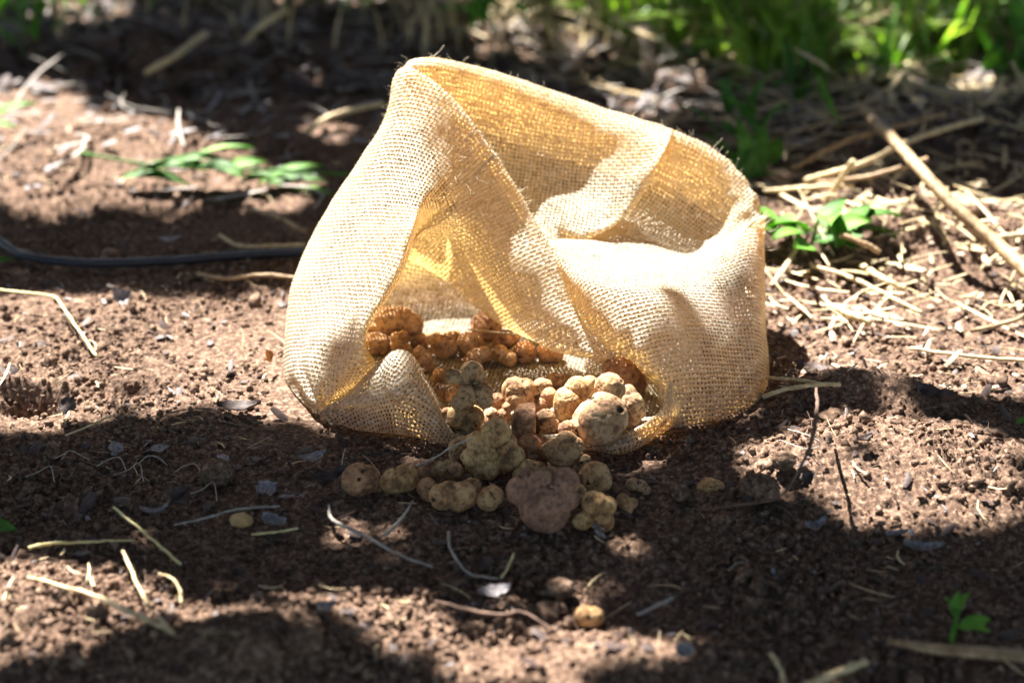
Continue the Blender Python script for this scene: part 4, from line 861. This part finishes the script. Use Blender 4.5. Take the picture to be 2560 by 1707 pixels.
V, F = ico(4); V = V * np.array([.0068, .0050, .0030]) * (1 + .12 * vnoise(V * 1.5, 4)[:, None]); s_ = link(mesh_np('seed', V, F), 'seed', mat_seed); s_.location = onground(555, 1195, .003); s_.rotation_euler = (.35, .1, -.1); tag(s_, 'flat yellow oval seed on the shaded soil at lower left', 'seed')

# ------------------------------------------------------------------ plants
def plant(name, label, cat, base, leaves, mat, stems=(), group=None):
    b = onground(*base, 0); root = empty(name, b); tag(root, label, cat, group)
    for i, (dx, dy, dz, L, W, yaw, pitch, roll) in enumerate(leaves):
        V, F = leaf_mesh(L, W, -.35, .25, 11, 5, 1, .03, i, .0002); V[:, 0] += L / 2; V = place(V, yaw, pitch, roll)
        o = link(mesh_np('leaf', V + np.array([dx, dy, dz]), F), 'leaf', mat if not isinstance(mat, tuple) else mat[i % len(mat)]); o.parent = root
    for pts, r in stems:
        V, F = tube(np.array(pts), r, 6); o = link(mesh_py('stem', V, F), 'stem', mat if not isinstance(mat, tuple) else mat[0]); o.parent = root
    return root
# green plant right of the sack
lv = []
for i in range(17):
    x = random.uniform(-.04, .055); yaw = random.uniform(-.6, .6) + (0 if x > 0 else math.pi) + random.choice([0, 0, -1.2, 1.0]); lv.append((x * .6, random.uniform(-.015, .015), random.uniform(.004, .024), random.uniform(.026, .042), random.uniform(.018, .027), yaw, random.uniform(-.5, .25), random.uniform(-.6, .6)))
plant('leafy_plant', 'low bright green leafy plant right behind the sack', 'plant', (1860, 560), lv, (mat_leaf, mat_leaf2, mat_leaf2), [([(0, 0, -.01), (.005, 0, .02)], .0015), ([(0, 0, 0), (.03, .005, .02), (.06, 0, .025)], .001)])
lv = []
for i in range(15):
    t = i / 14; lv.append((-.09 + .15 * t, random.uniform(-.008, .008), .012 + .010 * math.sin(t * 5), random.uniform(.04, .065), random.uniform(.010, .016), random.choice([-.35, .2, .05, -.5]), random.uniform(-.25, .15), random.uniform(-.4, .4)))
plant('leaf_sprig', 'fallen sprig of narrow green leaves on the soil behind left', 'sprig', (510, 425), lv, (mat_leaf, mat_leaf, mat_leaf2), [([(-.13, .03, .02), (-.05, .01, .014), (.05, 0, .014), (.13, -.005, .01)], .0014)])
plant('seedling', 'tiny green seedling at the lower right', 'seedling', (2190, 1462), [(0, 0, .014, .012, .005, .3, -1.15, 0), (0, 0, .014, .010, .0045, 2.4, -.75, .2), (.002, 0, .006, .017, .0075, .15, -.2, .5), (.006, 0, .007, .012, .004, -.3, .1, .3), (-.001, 0, .012, .013, .005, 1.2, -1.3, 0)], mat_leaf2, [([(-.001, 0, -.003), (0, 0, .008), (0, 0, .016)], .0013)])
plant('green_leaf', 'green leaf tip poking in at the left edge below the middle', 'leaf', (-8, 1222), [(-.01, 0, .004, .022, .011, -.1, .0, .3)], mat_leaf)
plant('green_leaf', 'yellow green leaf lying in the sun at the far left', 'leaf', (40, 320), [(-.03, 0, .02, .05, .014, .35, -.3, .2), (-.05, 0, .01, .05, .018, .1, -.1, .2)], mat_leaf2)
plant('green_leaf', 'small green leaf at the left edge below the hose', 'leaf', (5, 618), [(-.01, 0, .004, .018, .009, .2, -.2, .2)], mat_leaf)
plant('green_leaf', 'little green scrap at the right edge on the sunlit mound', 'leaf', (2338, 985), [(-.002, 0, .004, .009, .005, .2, -.3, .2)], mat_leaf)
# grass band at the back
def grass(name, label, n, region, h0, h1, wd, mat, kind='stuff'):
    pts = []; r = np.random.default_rng(abs(hash(name)) % 1000 if False else len(name) * 7 + n)
    Vv, Ff = [], []; b = 0
    for _ in range(n):
        x, y = region(r); c = Z(x, y); hgt = r.uniform(h0, h1); a = r.uniform(0, 6.28); lean = r.uniform(.35, 1.5); w_ = wd * r.uniform(.5, 1.3)
        d = np.array([math.cos(a), math.sin(a), 0]); sd = np.array([-math.sin(a), math.cos(a), 0]); z0 = float(height(c[0], c[1], False)[0])
        for i in range(6):
            t = i / 5; q = np.array([c[0], c[1], z0 - .005]) + d * hgt * lean * t ** 1.7 + np.array([0, 0, hgt * (t - .42 * lean * t ** 2.4)]); ww = w_ * (1 - t ** 1.8) + .0003
            Vv += [q - sd * ww / 2, q + np.array([0, 0, -ww * .15]), q + sd * ww / 2]
        for i in range(5):
            for j in range(2): Ff.append((b + i * 3 + j, b + i * 3 + j + 1, b + i * 3 + j + 4, b + i * 3 + j + 3))
        b += 18
    o = link(mesh_np(name, np.array(Vv), np.array(Ff)), name, mat); tag(o, label, 'grass', None, kind); return o
CL = np.random.default_rng(3); CLUMPS = [(CL.uniform(1120, 2500), CL.uniform(-140, 215)) for _ in range(95)]
CLUMPS = [c for c in CLUMPS if c[1] < 50 + 130 * min(1, max(0, (c[0] - 1250) / 450))]
def reg_right(r):
    c = CLUMPS[r.integers(0, len(CLUMPS))]; return c[0] + r.normal(0, 22), c[1] + r.normal(0, 9)
def reg_left(r): return r.uniform(-150, 900), r.uniform(-140, 10) + (60 if r.uniform() < .15 else 0)
grass('green_grass', 'green grass growing behind the sack at the upper right', 1500, reg_right, .05, .17, .008, mat_grass2)
grass('long_grass', 'long arching green grass blades at the upper right', 90, reg_right, .14, .27, .011, mat_grass2)
grass('dry_grass', 'dry tan grass among the green at the top', 900, lambda r: (r.uniform(900, 2500) if r.uniform() < .88 else r.uniform(-100, 900), r.uniform(-130, 150)), .05, .15, .004, mat_straw)
grass('left_grass', 'sparse yellow green grass at the upper left', 330, reg_left, .04, .1, .006, mat_leaf2)
grass('back_grass', 'long grass farther back beyond the soil', 2600, lambda r: (r.uniform(-600, 2950), r.uniform(-900, -120)), .08, .25, .008, mat_grass)
# single blades and weeds that stand out
def blade(label, pts, w_, mat):
    q = resample(np.array([onground(*p) for p in pts]), 16); T_ = np.gradient(q, axis=0); sd = np.cross(T_, UP * .6 + np.array([0, -1, 0]) * .4); sd /= np.linalg.norm(sd, axis=1)[:, None]
    ww = w_ * np.sin(np.linspace(.35, math.pi * .97, 16)); V = np.stack([q - sd * ww[:, None] / 2, q + np.array([0, .0006, -.0008]), q + sd * ww[:, None] / 2], 1).reshape(-1, 3)
    o = link(mesh_np('grass_blade', V, grid_faces(16, 3)), 'grass_blade', mat); tag(o, label, 'grass blade', 'single grass blades at the back')
blade('long green blade arching to the left behind the sack', [(1770, 185, .0), (1740, 125, .04), (1670, 98, .06), (1590, 112, .05), (1530, 185, .01)], .010, mat_leaf2)
blade('dry tan blade arching above the white cane stump', [(1400, 40, .06), (1480, 75, .06), (1550, 115, .04), (1605, 190, .0)], .008, mat_straw)
blade('green blade drooping from the centre weed', [(1880, 170, .06), (1900, 230, .05), (1935, 290, .02)], .008, mat_grass)
blade('pale blade drooping right of the centre weed', [(1820, 110, .07), (1890, 150, .06), (1950, 200, .03), (1975, 240, .01)], .007, mat_straw)
blade('short lit blade just right of the sack rim', [(1640, 400, .0), (1690, 370, .02), (1740, 375, .02)], .008, mat_leaf2)
for nm, lab, bx, by, n_, sc, mats in [
    ('weed', 'broad leaved green weed at the top left of centre', 800, 20, 12, 1.0, (mat_leaf2, mat_leaf)), ('weed', 'sunlit yellow green weed above the sack top', 1130, 60, 16, 1.0, (mat_leaf2, mat_leaf2)),
    ('weed', 'dark green weed behind the right sack rim', 1690, 340, 12, .8, (mat_leaf, mat_leaf)), ('weed', 'slender green weed standing left of the long stick', 1870, 250, 14, .8, (mat_leaf, mat_grass)),
    ('weed', 'dark green weed low beside the right sack shoulder', 1720, 430, 8, .8, (mat_leaf, mat_leaf)), ('weed', 'green weed at the right edge near the top', 2320, 200, 12, 1.0, (mat_leaf, mat_leaf2)),
    ('weed', 'broad leaved weed at the top right of centre', 1900, 60, 14, 1.1, (mat_leaf, mat_leaf)), ('weed', 'leafy green weed behind the dry blade at the top', 1650, 40, 12, 1.1, (mat_leaf, mat_leaf2)), ('weed', 'thin green weed at the top left edge', 50, 110, 12, 1.0, (mat_leaf2, mat_leaf)), ('weed', 'lush green weed at the upper right corner', 2180, 70, 16, 1.2, (mat_leaf2, mat_leaf))]:
    lv = [(random.uniform(-.03, .03) * sc, random.uniform(-.03, .03) * sc, random.uniform(.005, .05) * sc, random.uniform(.035, .07) * sc, random.uniform(.010, .02) * sc, random.uniform(0, 6.28), random.uniform(-1.1, .1), random.uniform(-.4, .4)) for _ in range(n_)]
    plant(nm, lab, 'weed', (bx, by), lv, mats, [([(0, 0, -.01), (.004, 0, .04 * sc)], .0014)])
